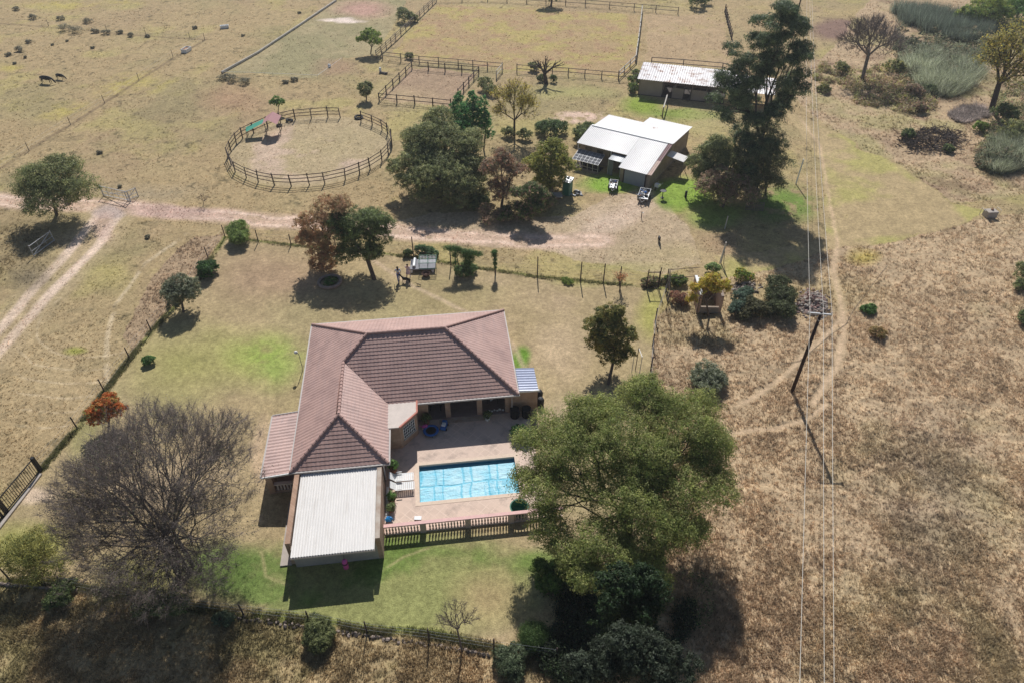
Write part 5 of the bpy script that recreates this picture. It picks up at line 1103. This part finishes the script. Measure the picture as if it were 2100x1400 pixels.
# shelter in the pen
sh = empty('play_shelter', G(563,272), R(12), 'little pink roofed shelter with green shade net slide inside the round pen', 'shelter')
PINKR = mat('faded_pink_roof',(.42,.22,.22),.8,.1,2,.1)
MB().add([(-1.5,-1.0,1.75),(1.3,-1.0,1.75),(1.3,0,2.35),(-1.5,0,2.35),(-1.5,1.0,1.75),(1.3,1.0,1.75)],[(0,1,2,3),(3,2,5,4)]).build('roof', PINKR, sh, rz=R(80))
for x in (-.9,.9):
    for y in (-1.0,1.0): MB().bar((x,y,0),(x,y,1.75),.09).build('post', GREYW, sh)
MB().add([(-1.1,.7,1.7),(-1.1,-.7,1.7),(-3.4,-1.5,1.0),(-3.5,0,1.05)],[(0,1,2,3)]).build('shade_net', MESHG, sh)
for x,y in ((-3.35,-1.4),(-3.4,-.1)): MB().bar((x,y,0),(x,y,1.05),.07).build('post', GREYW, sh)
def tyre(uv, R_, r, label, tilt=(0,0,1), name='tyre'):
    o = MB().torus((0,0,r),R_,r,tilt,20,8,.8).build(name, RUBBER, None, smooth=True, loc=G(*uv)); tag(o, label, 'tyre')
tyre((594,249),.38,.16,'black tyre lying by the shelter in the round pen',(.1,.1,1)); tyre((736,243),.5,.15,'black tyre at the right edge of the pen opening',(.1,-.1,1)); tyre((573,259),.3,.13,'small black tyre under the shelter')
ptr = empty('planter_ring', G(677,580), 0, 'round stone planter ring in the shade of the dark tree', 'planter')
MB().torus((0,0,.14),1.05,.17,n=26,m=8).build('ring', STONE, ptr, smooth=True)
P_, D2 = crown_points([(G(677,580)+np.array([0,0,.15]),.8,.2)],60,.1); leaf_mesh('grass', P_, D2, 8, .06, .08, GL, LEAF, ptr)
# gates
def gate(name, label, a, b, h, nb, mt, cat='gate', post=.12, rails=(0,1), dia=False):
    A, B = G(*a), G(*b); o = empty(name, A, 0, label, cat); d = B-A
    for q in ((0,0,0), d): MB().bar((q[0],q[1],-.05),(q[0],q[1],h+.12),post).build('post', mt, o)
    m = MB(); m.bar((0,0,h),d+(0,0,h),.06); m.bar((0,0,.12),d+(0,0,.12),.06)
    if dia: m.bar((0,0,.12),d+(0,0,h),.05); m.bar((0,0,h*.5),d+(0,0,h*.5),.04)
    m.build('frame', mt, o)
    for i in range(1, nb): q = d*i/nb; MB().bar((q[0],q[1],.12),(q[0],q[1],h),.03).build('bar', mt, o)
gate('sliding_gate','long black barred sliding gate at the left entrance',(14,1050),(84,965),1.35,20,BLK,post=.22)
gate('sliding_gate','black gate section cut off by the left edge, closest to the camera',(-40,1135),(6,1060),1.3,10,BLK,post=.14)
MB0 = MB().bar((0,0,.06),G(84,972)-G(-30,1120)+(0,0,.06),.25,.12).build('gate_track', CONC, None, loc=G(-30,1120)); tag(MB0, 'concrete strip under the black sliding gate', 'gate track', kind='structure')
gate('farm_gate','open grey metal farm gate beside the dirt road',(213,402),(268,414),1.25,5,STEEL,dia=True,post=.1)
gate('farm_gate','short grey gate leaf standing right of the open farm gate',(262,412),(284,404),1.1,2,STEEL,dia=True,post=.08)
gate('farm_gate','loose grey metal gate frame standing in the tree shade',(70,526),(112,495),1.2,3,STEEL,dia=True,post=.07)
# gate frames in the tall fence
gate('garden_gate','thin dark gate frame in the right end of the tall fence',(1325,592),(1348,592),1.9,2,DRKW,post=.06)
wl_ = empty('washing_line', G(1303,758), 0, 'tall thin washing line poles right of the slim trunked tree', 'washing line')
for q in ((0,0),(-.35,-.3),(.12,-1.1)): MB().bar((q[0],q[1],0),(q[0],q[1],2.5),.05).build('pole', STEEL if q[0] else DRKW, wl_)
MB().bar((0,0,2.45),(.12,-1.1,2.45),.03).build('line', STEEL, wl_)
# vine posts
for k,(uv,lb,wv) in enumerate([((933,560),'vine covered fence post left of the rounded grey green bush',[(914,510,6),(922,511,7),(931,511,9),(940,514,8),(949,517,8),(957,519,8),(966,520,8),(975,521,7),(984,522,6),(932,524,6),(933,538,5),(933,550,4),(952,527,7),(960,529,8),(968,530,6),(956,538,7),(964,540,7),(958,549,5)]),((1016,563),'slender fence post smothered in green vine',[(1014,518,6),(1014,525,5),(1015,533,4),(1015,541,4),(1016,549,3)])]):
    tree('vine', lb, 'vine', uv, [(a,b,c,0,1.0) for a,b,c in wv], 5200 if k==0 else 1400, .04, [(.05,.10,.03),(.07,.13,.04),(.035,.06,.02)], tr=.07, nt=12, sp=.3, hollow=.1, crown='foliage', droop=.7, sub_=0, m=14, lump=.1)
# ---------------------------------------------------------------- slab with cage
sb = empty('concrete_slab', G(868,550), R(2), 'raised grey concrete slab on white blocks near the people', 'slab')
MB().box(-1.25,1.25,-.75,.95,.28,.42).build('slab_top', mat('blue_grey_concrete',(.27,.27,.29),.9,.15,2,.3), sb)
for x,y in ((-1.1,-.7),(1.0,-.7),(-1.0,.8),(1.0,.8)): MB().box(x-.1,x+.1,y-.1,y+.1,0,.28).build('block', WHITE, sb)
MB().tube([(-.85,.9,.5),(-.85,-.5,.5)],.17,10).build('gas_pipe', STEEL, sb)
cgb = empty('mesh_cage', G(878,546,.42), R(2), 'open green framed mesh cage standing on the grey slab', 'cage')
m = MB()
for x in (-.85,.0,.85):
    m.bar((x,-.5,0),(x,-.5,.7),.04); m.bar((x,.6,0),(x,.6,.9),.04); m.bar((x,-.5,.7),(x,.6,.9),.04)
for y,z in ((-.5,.7),(.6,.9),(-.5,.02),(.05,.8)): m.bar((-.85,y,z),(.85,y,z),.04)
m.build('frame', mat('green_paint',(.10,.22,.16),.7,.15,4), cgb)
m = MB()
for k in range(1,12): x=-.85+k*.142; m.bar((x,-.5,.7),(x,.6,.9),.012)
for k in range(1,6): y=-.5+k*.183; m.bar((-.85,y,.7+k*.033),(.85,y,.7+k*.033),.012)
m.build('mesh', STEEL, cgb)
ft = empty('fire_drum', G(874,566), 0, 'round rusty fire bowl in front of the grey slab', 'fire bowl')
MB().lathe((0,0,0),[(0,.2),(.1,.34),(.3,.42),(.34,.44),(.3,.38),(.15,.25)],14).build('bowl', mat('burnt_rust',(.10,.055,.04),.9,.3,5,.3), ft)
# ---------------------------------------------------------------- field things
def box_thing(name, label, cat, uv, dims, mt, rz=0, bevel=.03, cavity=None):
    o = empty(name, G(*uv), rz, label, cat); x,y,z = dims
    m = MB(); t = .08; m.box(-x,x,-y,-y+t,0,z); m.box(-x,x,y-t,y,0,z); m.box(-x,-x+t,-y+t,y-t,0,z); m.box(x-t,x,-y+t,y-t,0,z); m.box(-x+t,x-t,-y+t,y-t,0,z*.35); m.build('trough', mt, o, bevel=bevel)
    if cavity: MB().box(-x+t,x-t,-y+t,y-t,z*.351,z*.7).build('water', cavity, o)
box_thing('bathtub_trough','white bathtub used as trough on the old field fence, nearer one','trough',(383,106),(.5,.9,.6),WHITE,R(-10),cavity=RUST_M)
box_thing('bathtub_trough','white trough lying in the far field near the top','trough',(461,58),(.75,.4,.5),WHITE,R(20))
ct = empty('concrete_trough', G(2028,444), R(5), 'square concrete trough with pipe rails alone in the dry field', 'trough')
MB().box(-.6,.6,-.45,.45,0,.75).build('block', CONC, ct, bevel=.05); MB().tube([(-1,-.3,0),(-1,-.3,.9),(-.9,.4,.9),(-.9,.4,0)],.03,5).build('rail', PALEW, ct); MB().tube([(.85,-.3,0),(.85,-.3,.9),(.85,.4,.9),(.85,.4,0)],.03,5).build('rail', PALEW, ct); MB().ball((.1,.1,.82),.16,n=8).build('float_valve', RUST_M, ct)
tag(MB().ball((0,0,.2),.28,.3,.35,8,.2).build('white_boulder', WHITE, None, loc=G(676,138)), 'single white painted boulder at the field corner', 'boulder')
lg = empty('log_stack', G(782,150), R(-20), 'small stack of logs left of the paddock rails', 'logs')
for k in range(4): MB().tube([(-.2+k*.1,-.2,.12+.1*(k%2)),(1.0+k*.1,-.5+k*.1,.1+.1*(k%2))],.1,7).build('log', GREYW, lg)
MB().lathe((-.2,.1,0),[(0,.2),(.6,.22),(.8,.12)],8).build('white_drum', WHITE, lg)
rock_pile('rock_pair','pale rocks at the foot of the gnarled tree','rocks',(1108,164),5,4,5,.22,[STONE,CONC],.1)
# dead branch by road
bb = bare_tree('dead_bush','dead twiggy bush beside the dirt road','bush',(418,420),[(418,408,12,0)],30,.03,BARK,rmin=.012,twig=3,tl=.4)
# vehicles / loads in the yard
def trailer(label, uv, s, rz, load, sd):
    random.seed(sd); o = empty('loaded_trailer', G(*uv), rz, label, 'trailer')
    MB().box(-.55*s,.55*s,-.9*s,.9*s,.45,.55).build('bed', STEEL, o)
    m = MB(); m.box(-.55*s,-.52*s,-.9*s,.9*s,.55,.85); m.box(.52*s,.55*s,-.9*s,.9*s,.55,.85); m.box(-.52*s,.52*s,.87*s,.9*s,.55,.85); m.build('side_panel', STEEL, o)
    for x in (-.62*s,.62*s): MB().torus((x,.0,.28),.2,.08,(1,0,0),14,6).build('wheel', RUBBER, o)
    m = MB(); m.bar((-.3*s,-.9*s,.48),(0,-1.6*s,.45),.06); m.bar((.3*s,-.9*s,.48),(0,-1.6*s,.45),.06); m.bar((0,-1.55*s,0),(0,-1.55*s,.45),.05); m.build('drawbar', BLK, o)
    for k in range(load):
        p = (random.uniform(-.45,.45)*s, random.uniform(-.8,.8)*s, random.uniform(.6,1.0)); q = random.uniform(.08,.22)*s
        mm = [WHITE,BLK,STEEL,BLUEP,CONC,RUST_M,WHITE,BLK][k % 8]
        if k % 3 == 0: MB().tube([p,(p[0]+random.uniform(-.5,.5)*s,p[1]+random.uniform(-.5,.5)*s,p[2]+random.uniform(0,.3))],q*.25,5).build('pipe', mm, o)
        else: MB().ball(p,q,q*.8,q*.6,7,.3).build('bundle', mm, o)
trailer('small trailer heaped with scrap in front of the outbuilding screen panel',(1257,388),.85,R(-12),14,4)
trailer('larger trailer piled with white and grey scrap by the garage door',(1320,408),1.1,R(-18),26,9)
wb = empty('wheelbarrow', G(1347,388), R(55), 'white wheelbarrow leaning by the outbuilding corner', 'wheelbarrow')
MB().prism([(-.3,-.25),(.35,-.3),(.35,.3),(-.3,.25)],[.35]*4,[.75,.6,.6,.75]).build('tray', WHITE, wb); MB().torus((-.5,0,.18),.14,.04,(0,1,0),12,6).build('wheel', RUBBER, wb); MB().bar((-.5,-.2,.2),(.9,-.28,.5),.04).build('handle', STEEL, wb); MB().bar((-.5,.2,.2),(.9,.28,.5),.04).build('handle', STEEL, wb)
bbm = empty('bird_bath', G(1358,406), 0, 'dark bird bath on a thin stem on the green yard grass', 'bird bath')
MB().lathe((0,0,0),[(0,.2),(.05,.2),(.1,.05),(.8,.05)],10).build('stem', BLK, bbm); MB().lathe((0,0,.8),[(0,.08),(.1,.38),(.14,.4),(.1,.33)],14).build('bowl', BLK, bbm)
fr = empty('metal_frame', G(1408,405), 0, 'thin pale metal goal frame on the green yard grass', 'frame')
MB().tube([(0,0,0),(0,0,1.2),(.9,0,1.2),(.9,0,0)],.03,5).build('frame_tube', STEEL, fr); MB().box(-.25,-.05,-.1,.1,0,.8).build('black_bin', BLK, fr)
pl = empty('pallet_stack', G(1546,432), R(-8), 'two wooden pallets leaning in the tree shade', 'pallets')
for k in (0,1):
    m = MB()
    for i in range(6): m.bar((-1.0+k*1.05,-.1+i*.05,.12+i*.16),(-.05+k*1.05,-.1+i*.05,.12+i*.16),.10,.03,(0,1,.3))
    m.bar((-.95+k*1.05,-.08,0),(-.95+k*1.05,.2,1.0),.06); m.bar((-.1+k*1.05,-.08,0),(-.1+k*1.05,.2,1.0),.06); m.build('pallet', GREYW, pl)
gs = empty('green_shed', G(1163,398), R(-25), 'narrow green metal shed under the yellow green tree', 'shed')
MB().box(-.45,.45,-.5,.5,0,1.7).build('body', mat('green_shed_paint',(.12,.24,.17),.7,.12,2,.1), gs); MB().prism([(-.52,-.57),(.52,-.57),(.52,.57),(-.52,.57)],[1.72]*4,[1.78,1.78,1.95,1.95]).build('roof', STEEL, gs); MB().box(-.3,.3,-.505,-.53,.05,1.55).build('door', GRNP, gs)
rock_pile('junk_heap','jumble of scrap beside the narrow green shed','scrap',(1182,398),12,6,40,.16,[WHITE,BLK,STEEL],.4)
tag(MB().prism([(-.9,-.4),(.8,-.5),(.9,.4),(-.8,.5)],.25,[.7,.55,.6,.75]).build('overturned_boat', mat('dull_grey_hull',(.30,.29,.28),.7,.2,3,.2), None, bevel=.15, loc=G(1138,408), rz=R(15)), 'dull grey upturned hull shape under the yellow green tree', 'boat')
sp_ = empty('white_post', G(1478,540), 0, 'split white gate post standing in the yard right of the driveway', 'post')
MB().bar((0,0,0),(.05,0,2.5),.12).build('post', PALEW, sp_); MB().bar((-.25,-.3,0),(0,0,2.0),.06).build('brace', PALEW, sp_); MB().bar((.25,-.2,0),(.05,0,1.8),.05).build('brace', GREYW, sp_)
tag(MB().bar((0,0,0),(.06,.0,3.2),.12).build('marker_pole', WHITE, None, loc=G(1632,378)), 'single tall white pole at the edge of the tree shade', 'pole')
tag(MB().bar((0,0,0),(.05,.0,1.6),.08).build('marker_post', PALEW, None, loc=G(1486,470)), 'thin pale stake in the tree shade right of the yard', 'stake')
st2 = empty('tap_post', G(1315,448), 0, 'small dark tap post on the edge of the driveway', 'tap'); MB().bar((0,0,0),(0,0,.8),.08).build('post', DRKW, st2); MB().bar((0,0,.7),(.2,0,.7),.05).build('tap', STEEL, st2)
# low wall along the bottom fence
lw = empty('stone_edging', G(500,1264), 0, 'low dark stone retaining edge below the garden at the bottom', 'wall')
random.seed(5); c0 = G(500,1264); m = MB(); m2 = MB()
Pq = [G(u,v) for u,v in ((470,1262),(500,1266),(560,1274),(625,1284),(690,1293),(760,1304),(880,1320),(1010,1342))]
for a_, b_ in zip(Pq[:-1],Pq[1:]):
    n = int(np.linalg.norm(b_-a_)/.16)
    for i in range(n):
        p = a_+(b_-a_)*i/n-c0; (m if i%2 else m2).ball((p[0]+random.uniform(-.06,.06),p[1]-.05+random.uniform(-.12,.1),.03),random.uniform(.07,.16),random.uniform(.07,.15),random.uniform(.06,.13),6,.25)
tag(m.build('stones', STONE, lw), kind='stuff'); tag(m2.build('dark_stones', INTER, lw), kind='stuff')
ir = empty('stone_wall_end', G(20,1193), 0, 'short row of stones under the fence at the lower left edge', 'wall'); c0 = G(20,1193); m = MB()
for i in range(46): p = G(-20+i*4.0,1192+i*.35)-c0; m.ball((p[0],p[1]-.1,.05),random.uniform(.08,.18),random.uniform(.08,.16),random.uniform(.08,.16),6,.25)
tag(m.build('stones', STONE, ir), kind='stuff')
# ---------------------------------------------------------------- power line
pb = G(1624,803); HT = 8.25
pp = empty('power_pole', pb, 0, 'tall dark wooden power pole with grey crossarm in the dry field', 'power pole')
MB().tube([(0,0,-.2),(0,0,4),(0,0,HT)],[.15,.13,.11],10).build('pole', POLE, pp, smooth=True)
ends = [G(1661,637,HT-.1)-pb, G(1706,641,HT-.1)-pb]; ctr = np.array([0,0,HT-.1])
ex = (ends[1]-ends[0]); ex[2] = 0; ex /= np.linalg.norm(ex)
MB().bar(ctr-ex*.95+(0,-.12,0),ctr+ex*.75+(0,-.12,0),.11,.12).build('crossarm', STEEL, pp)
m = MB(); m.bar(ctr+ex*.5+(0,-.12,-.02),ctr+(0,-.1,-.7),.04); m.bar(ctr-ex*.5+(0,-.12,-.02),ctr+(0,-.1,-.7),.04); m.build('brace', STEEL, pp)
ins = [ctr-ex*.88, ctr+(0,0,.25), ctr+ex*.68]
for q in ins: MB().lathe((q[0],q[1]-.12,q[2]+.05),[(0,.03),(.08,.06),(.12,.03),(.16,.06),(.2,.03)],8).build('insulator', CONCP, pp)
WIRE = mat('bare_wire', (.62,.58,.50), .45, .05, 2, 0, spec=.6)
for k,(q,far,near) in enumerate(zip(ins,[(1655,430),(1668,430),(1676,430)],[(1638,1400),(1686,1400),(1708,1400)])):
    a_ = pb+q+np.array([0,-.12,.22]); f_ = G([1657,1661,1664][k],-70,8.6)
    n_ = GY(near[0],near[1], a_[1]-26.0); n_ = np.array([n_[0], n_[1], 0]); d_ = G(near[0],near[1],7.9); n_ = a_+(d_-a_)*2.2; n_[2] = 8.3
    o = empty('power_line', a_, 0, ['power line wire on the left insulator of the pole','power line wire on the middle insulator of the pole','power line wire on the right insulator of the pole'][k], 'power line')
    pts1 = [a_+(f_-a_)*t-np.array([0,0,4*1.1*t*(1-t)])-a_ for t in np.linspace(0,1,24)]; pts2 = [a_+(n_-a_)*t-np.array([0,0,4*.25*t*(1-t)])-a_ for t in np.linspace(0,1,12)]
    MB().tube(pts2[::-1]+pts1[1:],.014,6).build('wire', WIRE, o)
fp = G(1661,-70,8.4); p2 = empty('power_pole', np.array([fp[0],fp[1]+.3,0]), 0, 'distant power pole of the same line beyond the top edge', 'power pole')
MB().tube([(0,0,-.2),(0,0,8.5)],[.15,.11],8).build('pole', POLE, p2); MB().bar((-.9,0,8.4),(.9,0,8.4),.11).build('crossarm', STEEL, p2)
hs_ = MB().tube([G(u,v)-G(1620,752)+(0,0,.05) for u,v in ((1600,748),(1640,740),(1700,690),(1735,665),(1748,640),(1770,610),(1800,570),(1820,545))],.016,5).build('hose', BLK, None, loc=G(1620,752)); tag(hs_, 'thin dark hose snaking through the dry grass by the pole', 'hose')
# dark roofed building at the top edge
db = empty('dark_shed', (*G(1230,-10)[:2],0), R(-5), 'dark roofed building cut off by the top edge', 'building')
MB().box(-7,13,0,6,0,2.2).build('wall', INTER, db); MB().prism([(-7.4,-.4),(13.4,-.4),(13.4,6.4),(-7.4,6.4)],[2.21]*4,[2.3,2.3,2.9,2.9]).build('roof', mat('dark_roof',(.05,.04,.045),.8,.2,1), db)
# ---------------------------------------------------------------- figures
def skinned(name, verts, edges, radii, material, parent, sub=1, roots=(0,)):
    me = bpy.data.meshes.new(name); me.from_pydata(verts, edges, []); o = bpy.data.objects.new(name, me); COL.objects.link(o); o.parent = parent
    sk = o.modifiers.new('skin', 'SKIN'); sk.use_smooth_shade = True
    for i, r in enumerate(radii): me.skin_vertices[0].data[i].radius = (r, r) if not isinstance(r, tuple) else r
    for i in range(len(verts)): me.skin_vertices[0].data[i].use_root = i in roots
    if sub: s = o.modifiers.new('sub', 'SUBSURF'); s.levels = sub; s.render_levels = sub
    me.materials.append(material); return o
SKIN = mat('skin', (.42,.25,.18), .6, .06, 4, 0); HAIR = mat('dark_hair', (.03,.02,.015), .6, .2, 10, .1)
def person(label, uv, rz, hgt, top, bottom, long_hair, dress):
    o = empty('person', G(*uv), rz, label, 'person'); k = hgt/1.7
    V = []; E_ = []; Rr = []
    def add(p, r, par=None):
        V.append(tuple(c*k for c in p)); Rr.append(r*k if not isinstance(r, tuple) else (r[0]*k, r[1]*k))
        if par is not None: E_.append((par, len(V)-1))
        return len(V)-1
    pel = add((0,0,.93),(.14,.11)); wa = add((0,0,1.1),(.12,.09),pel); ch = add((0,.01,1.3),(.155,.10),wa); nk = add((0,.01,1.45),.055,ch); hb = add((0,.02,1.53),.075,nk); ht = add((0,.03,1.60),.09,hb); add((0,.03,1.67),.065,ht)
    for s in (-1,1):
        st = .17*s
        hp = add((.09*s,0,.88),.095,pel); kn = add((.10*s,st*.9+.03,.48),.062,hp); an = add((.10*s,st*1.5-.05,.08),.04,kn); add((.10*s,st*1.5+.12,.03),.035,an)
        sh_ = add((.19*s,0,1.40),.055,ch); el_ = add((.25*s,-st*.8-.02,1.14),.042,sh_); wr = add((.24*s,-st*1.0+.16,.95),.028,el_); pm_ = add((.24*s,-st*1.0+.2,.89),.032,wr)
        for q in range(4): f1 = add((.24*s+(q-1.5)*.02,-st+.225,.85-.005*abs(q-1.5)),.009,pm_); add((.24*s+(q-1.5)*.021,-st+.225,.805+.006*abs(q-1.5)),.008,f1)
        t1 = add((.24*s-.035*s,-st+.22,.88),.011,pm_); add((.24*s-.04*s,-st+.245,.85),.009,t1)
    skinned('body', V, E_, Rr, SKIN, o, 1)
    tv = [(0,0,.98),(0,0,1.1),(0,.01,1.3),(0,.01,1.42)]; te = [(0,1),(1,2),(2,3)]; tr_ = [(.155,.125),(.14,.105),(.175,.12),(.09,.08)]
    for s in (-1,1): n = len(tv); st = .17*s; tv += [(.2*s,0,1.39),(.25*s,-st*.8-.02,1.15)]; te += [(2,n),(n,n+1)]; tr_ += [.07,.055]
    skinned('shirt', [tuple(c*k for c in p) for p in tv], te, [tuple(c*k for c in r) if isinstance(r, tuple) else r*k for r in tr_], top, o, 1)
    if dress:
        MB().lathe((0,0,0), [(.55*k,.25*k),(.7*k,.22*k),(.95*k,.17*k),(1.12*k,.145*k)], 16).build('skirt', bottom, o, smooth=True)
    else:
        bv = [(0,0,.96)]; be = []; brr = [(.155,.125)]
        for s in (-1,1): n = len(bv); st = .17*s; bv += [(.09*s,0,.86),(.10*s,st*.9+.03,.48),(.10*s,st*1.5-.05,.12)]; be += [(0,n),(n,n+1),(n+1,n+2)]; brr += [.11,.078,.06]
        skinned('trousers', [tuple(c*k for c in p) for p in bv], be, [tuple(c*k for c in r) if isinstance(r, tuple) else r*k for r in brr], bottom, o, 1)
    m = MB(); m.ball((0,-.01*k,1.62*k),.105*k,.115*k,.11*k,12)
    if long_hair: m.ball((0,-.07*k,1.45*k),.09*k,.06*k,.2*k,10)
    m.build('hair', HAIR, o, smooth=True)
    MB().ball((0,.125*k,1.58*k),.014*k,.02*k,.02*k,6).build('nose', SKIN, o)
    for s in (-1,1): MB().ball((.035*s*k,.112*k,1.61*k),.012*k,.008*k,.008*k,6).build('eye', HAIR, o); MB().ball((.1*s*k,.02*k,1.59*k),.012*k,.02*k,.03*k,6).build('ear', SKIN, o)
    MB().box(-.025*k,.025*k,.108*k,.116*k,1.535*k,1.545*k).build('mouth', mat('lips',(.3,.1,.09),.5,.05,3,0), o)
    for s in (-1,1): MB().box((.06*s+(.0 if s>0 else -.08))*k,(.06*s+(.08 if s>0 else 0))*k,(.255*s-.12)*k,(.255*s+.13)*k,0,.07*k).build('shoe', WHITE, o, bevel=.02)
BLUSH = mat('light_blue_shirt',(.42,.50,.66),.9,.06,6,.1); DENIM = mat('blue_jeans',(.12,.18,.38),.9,.1,8,.1); PALEP = mat('pale_pink_cloth',(.66,.52,.55),.9,.06,6,.1)
person('woman with long dark hair in light blue shirt and jeans walking away', (818,576), R(20), 1.66, BLUSH, DENIM, True, False)
person('person in a pale pink dress walking beside the slab', (838,570), R(-12), 1.62, PALEP, PALEP, False, True)
def quad(name, label, cat, uv, rz, L, hgt, material, head_down=True, tail=True):
    """L body length, hgt back height; facing +x"""
    o = empty(name, G(*uv), rz, label, cat); V = []; E_ = []; Rr = []
    def add(p, r, par=None):
        V.append(p); Rr.append(r)
        if par is not None: E_.append((par, len(V)-1))
        return len(V)-1
    b = hgt; bt = b*.72
    kk = 1.25 if cat == 'cow' else 1.0; hipq = add((-.38*L,0,bt),(.17*b*kk,.19*b*kk)); mid = add((0,0,bt-.04*b),(.20*b*kk,.24*b*kk),hipq); che = add((.3*L,0,bt-.04*b),(.18*b*kk,.24*b*kk),mid); sho = add((.42*L,0,bt+.05*b),(.12*b,.16*b),che)
    if head_down: n1 = add((.62*L,0,bt-.1*b),.11*b,sho); h1 = add((.76*L,0,.30*b),.09*b,n1); h2 = add((.84*L,0,.14*b),.055*b,h1)
    else: n1 = add((.58*L,0,b*1.0),.10*b,sho); h1 = add((.68*L,0,b*1.12),.10*b,n1); h2 = add((.86*L,0,b*1.06),.055*b,h1)
    for s in (-1,1):
        e = add((V[h1][0]-.04*L,.08*b*s,V[h1][2]+.12*b),.025*b,h1)
        f0 = add((.36*L,.10*b*s,.5*b),.065*b,che); f1 = add((.37*L+.03*s,.10*b*s,.27*b),.042*b,f0); f2 = add((.36*L+.05*s,.10*b*s,.06*b),.032*b,f1); add((.39*L+.05*s,.10*b*s,.015*b),.036*b,f2)
        r0 = add((-.34*L,.10*b*s,.48*b),.085*b,hipq); r1 = add((-.44*L-.02*s,.10*b*s,.28*b),.045*b,r0); r2 = add((-.40*L-.04*s,.10*b*s,.06*b),.032*b,r1); add((-.37*L-.04*s,.10*b*s,.015*b),.036*b,r2)
    if tail: t = add((-.5*L,0,bt+.02*b),.035*b,hipq); t2 = add((-.56*L,0,.5*b),.022*b,t); add((-.55*L,0,.3*b),.03*b,t2)
    skinned('body', V, E_, Rr, material, o, 1); return o
BLKFUR = mat('black_coat',(.018,.016,.016),.6,.2,8,.1); BRNFUR = mat('brown_coat',(.10,.07,.05),.7,.2,8,.1)
quad('dog','large black dog with tan hindquarters walking between the two people','dog',(834,580),R(160),.95,.68,BLKFUR,False)
quad('dog','tiny grey brown dog trailing behind the people on the footpath','dog',(859,586),R(165),.42,.25,BRNFUR,False)
quad('dog','black dog facing the camera on the driveway','dog',(1351,496),R(-95),.75,.72,BLKFUR,False)
quad('cow','black cow grazing in the left field, nearer and larger one','cow',(97,171),R(-14),2.0,1.25,BLKFUR,True)
quad('cow','black cow grazing farther right and smaller than its neighbour','cow',(125,163),R(-20),1.5,.95,BLKFUR,True)
for o in list(bpy.data.objects):
    if '_rz' in o: del o['_rz']
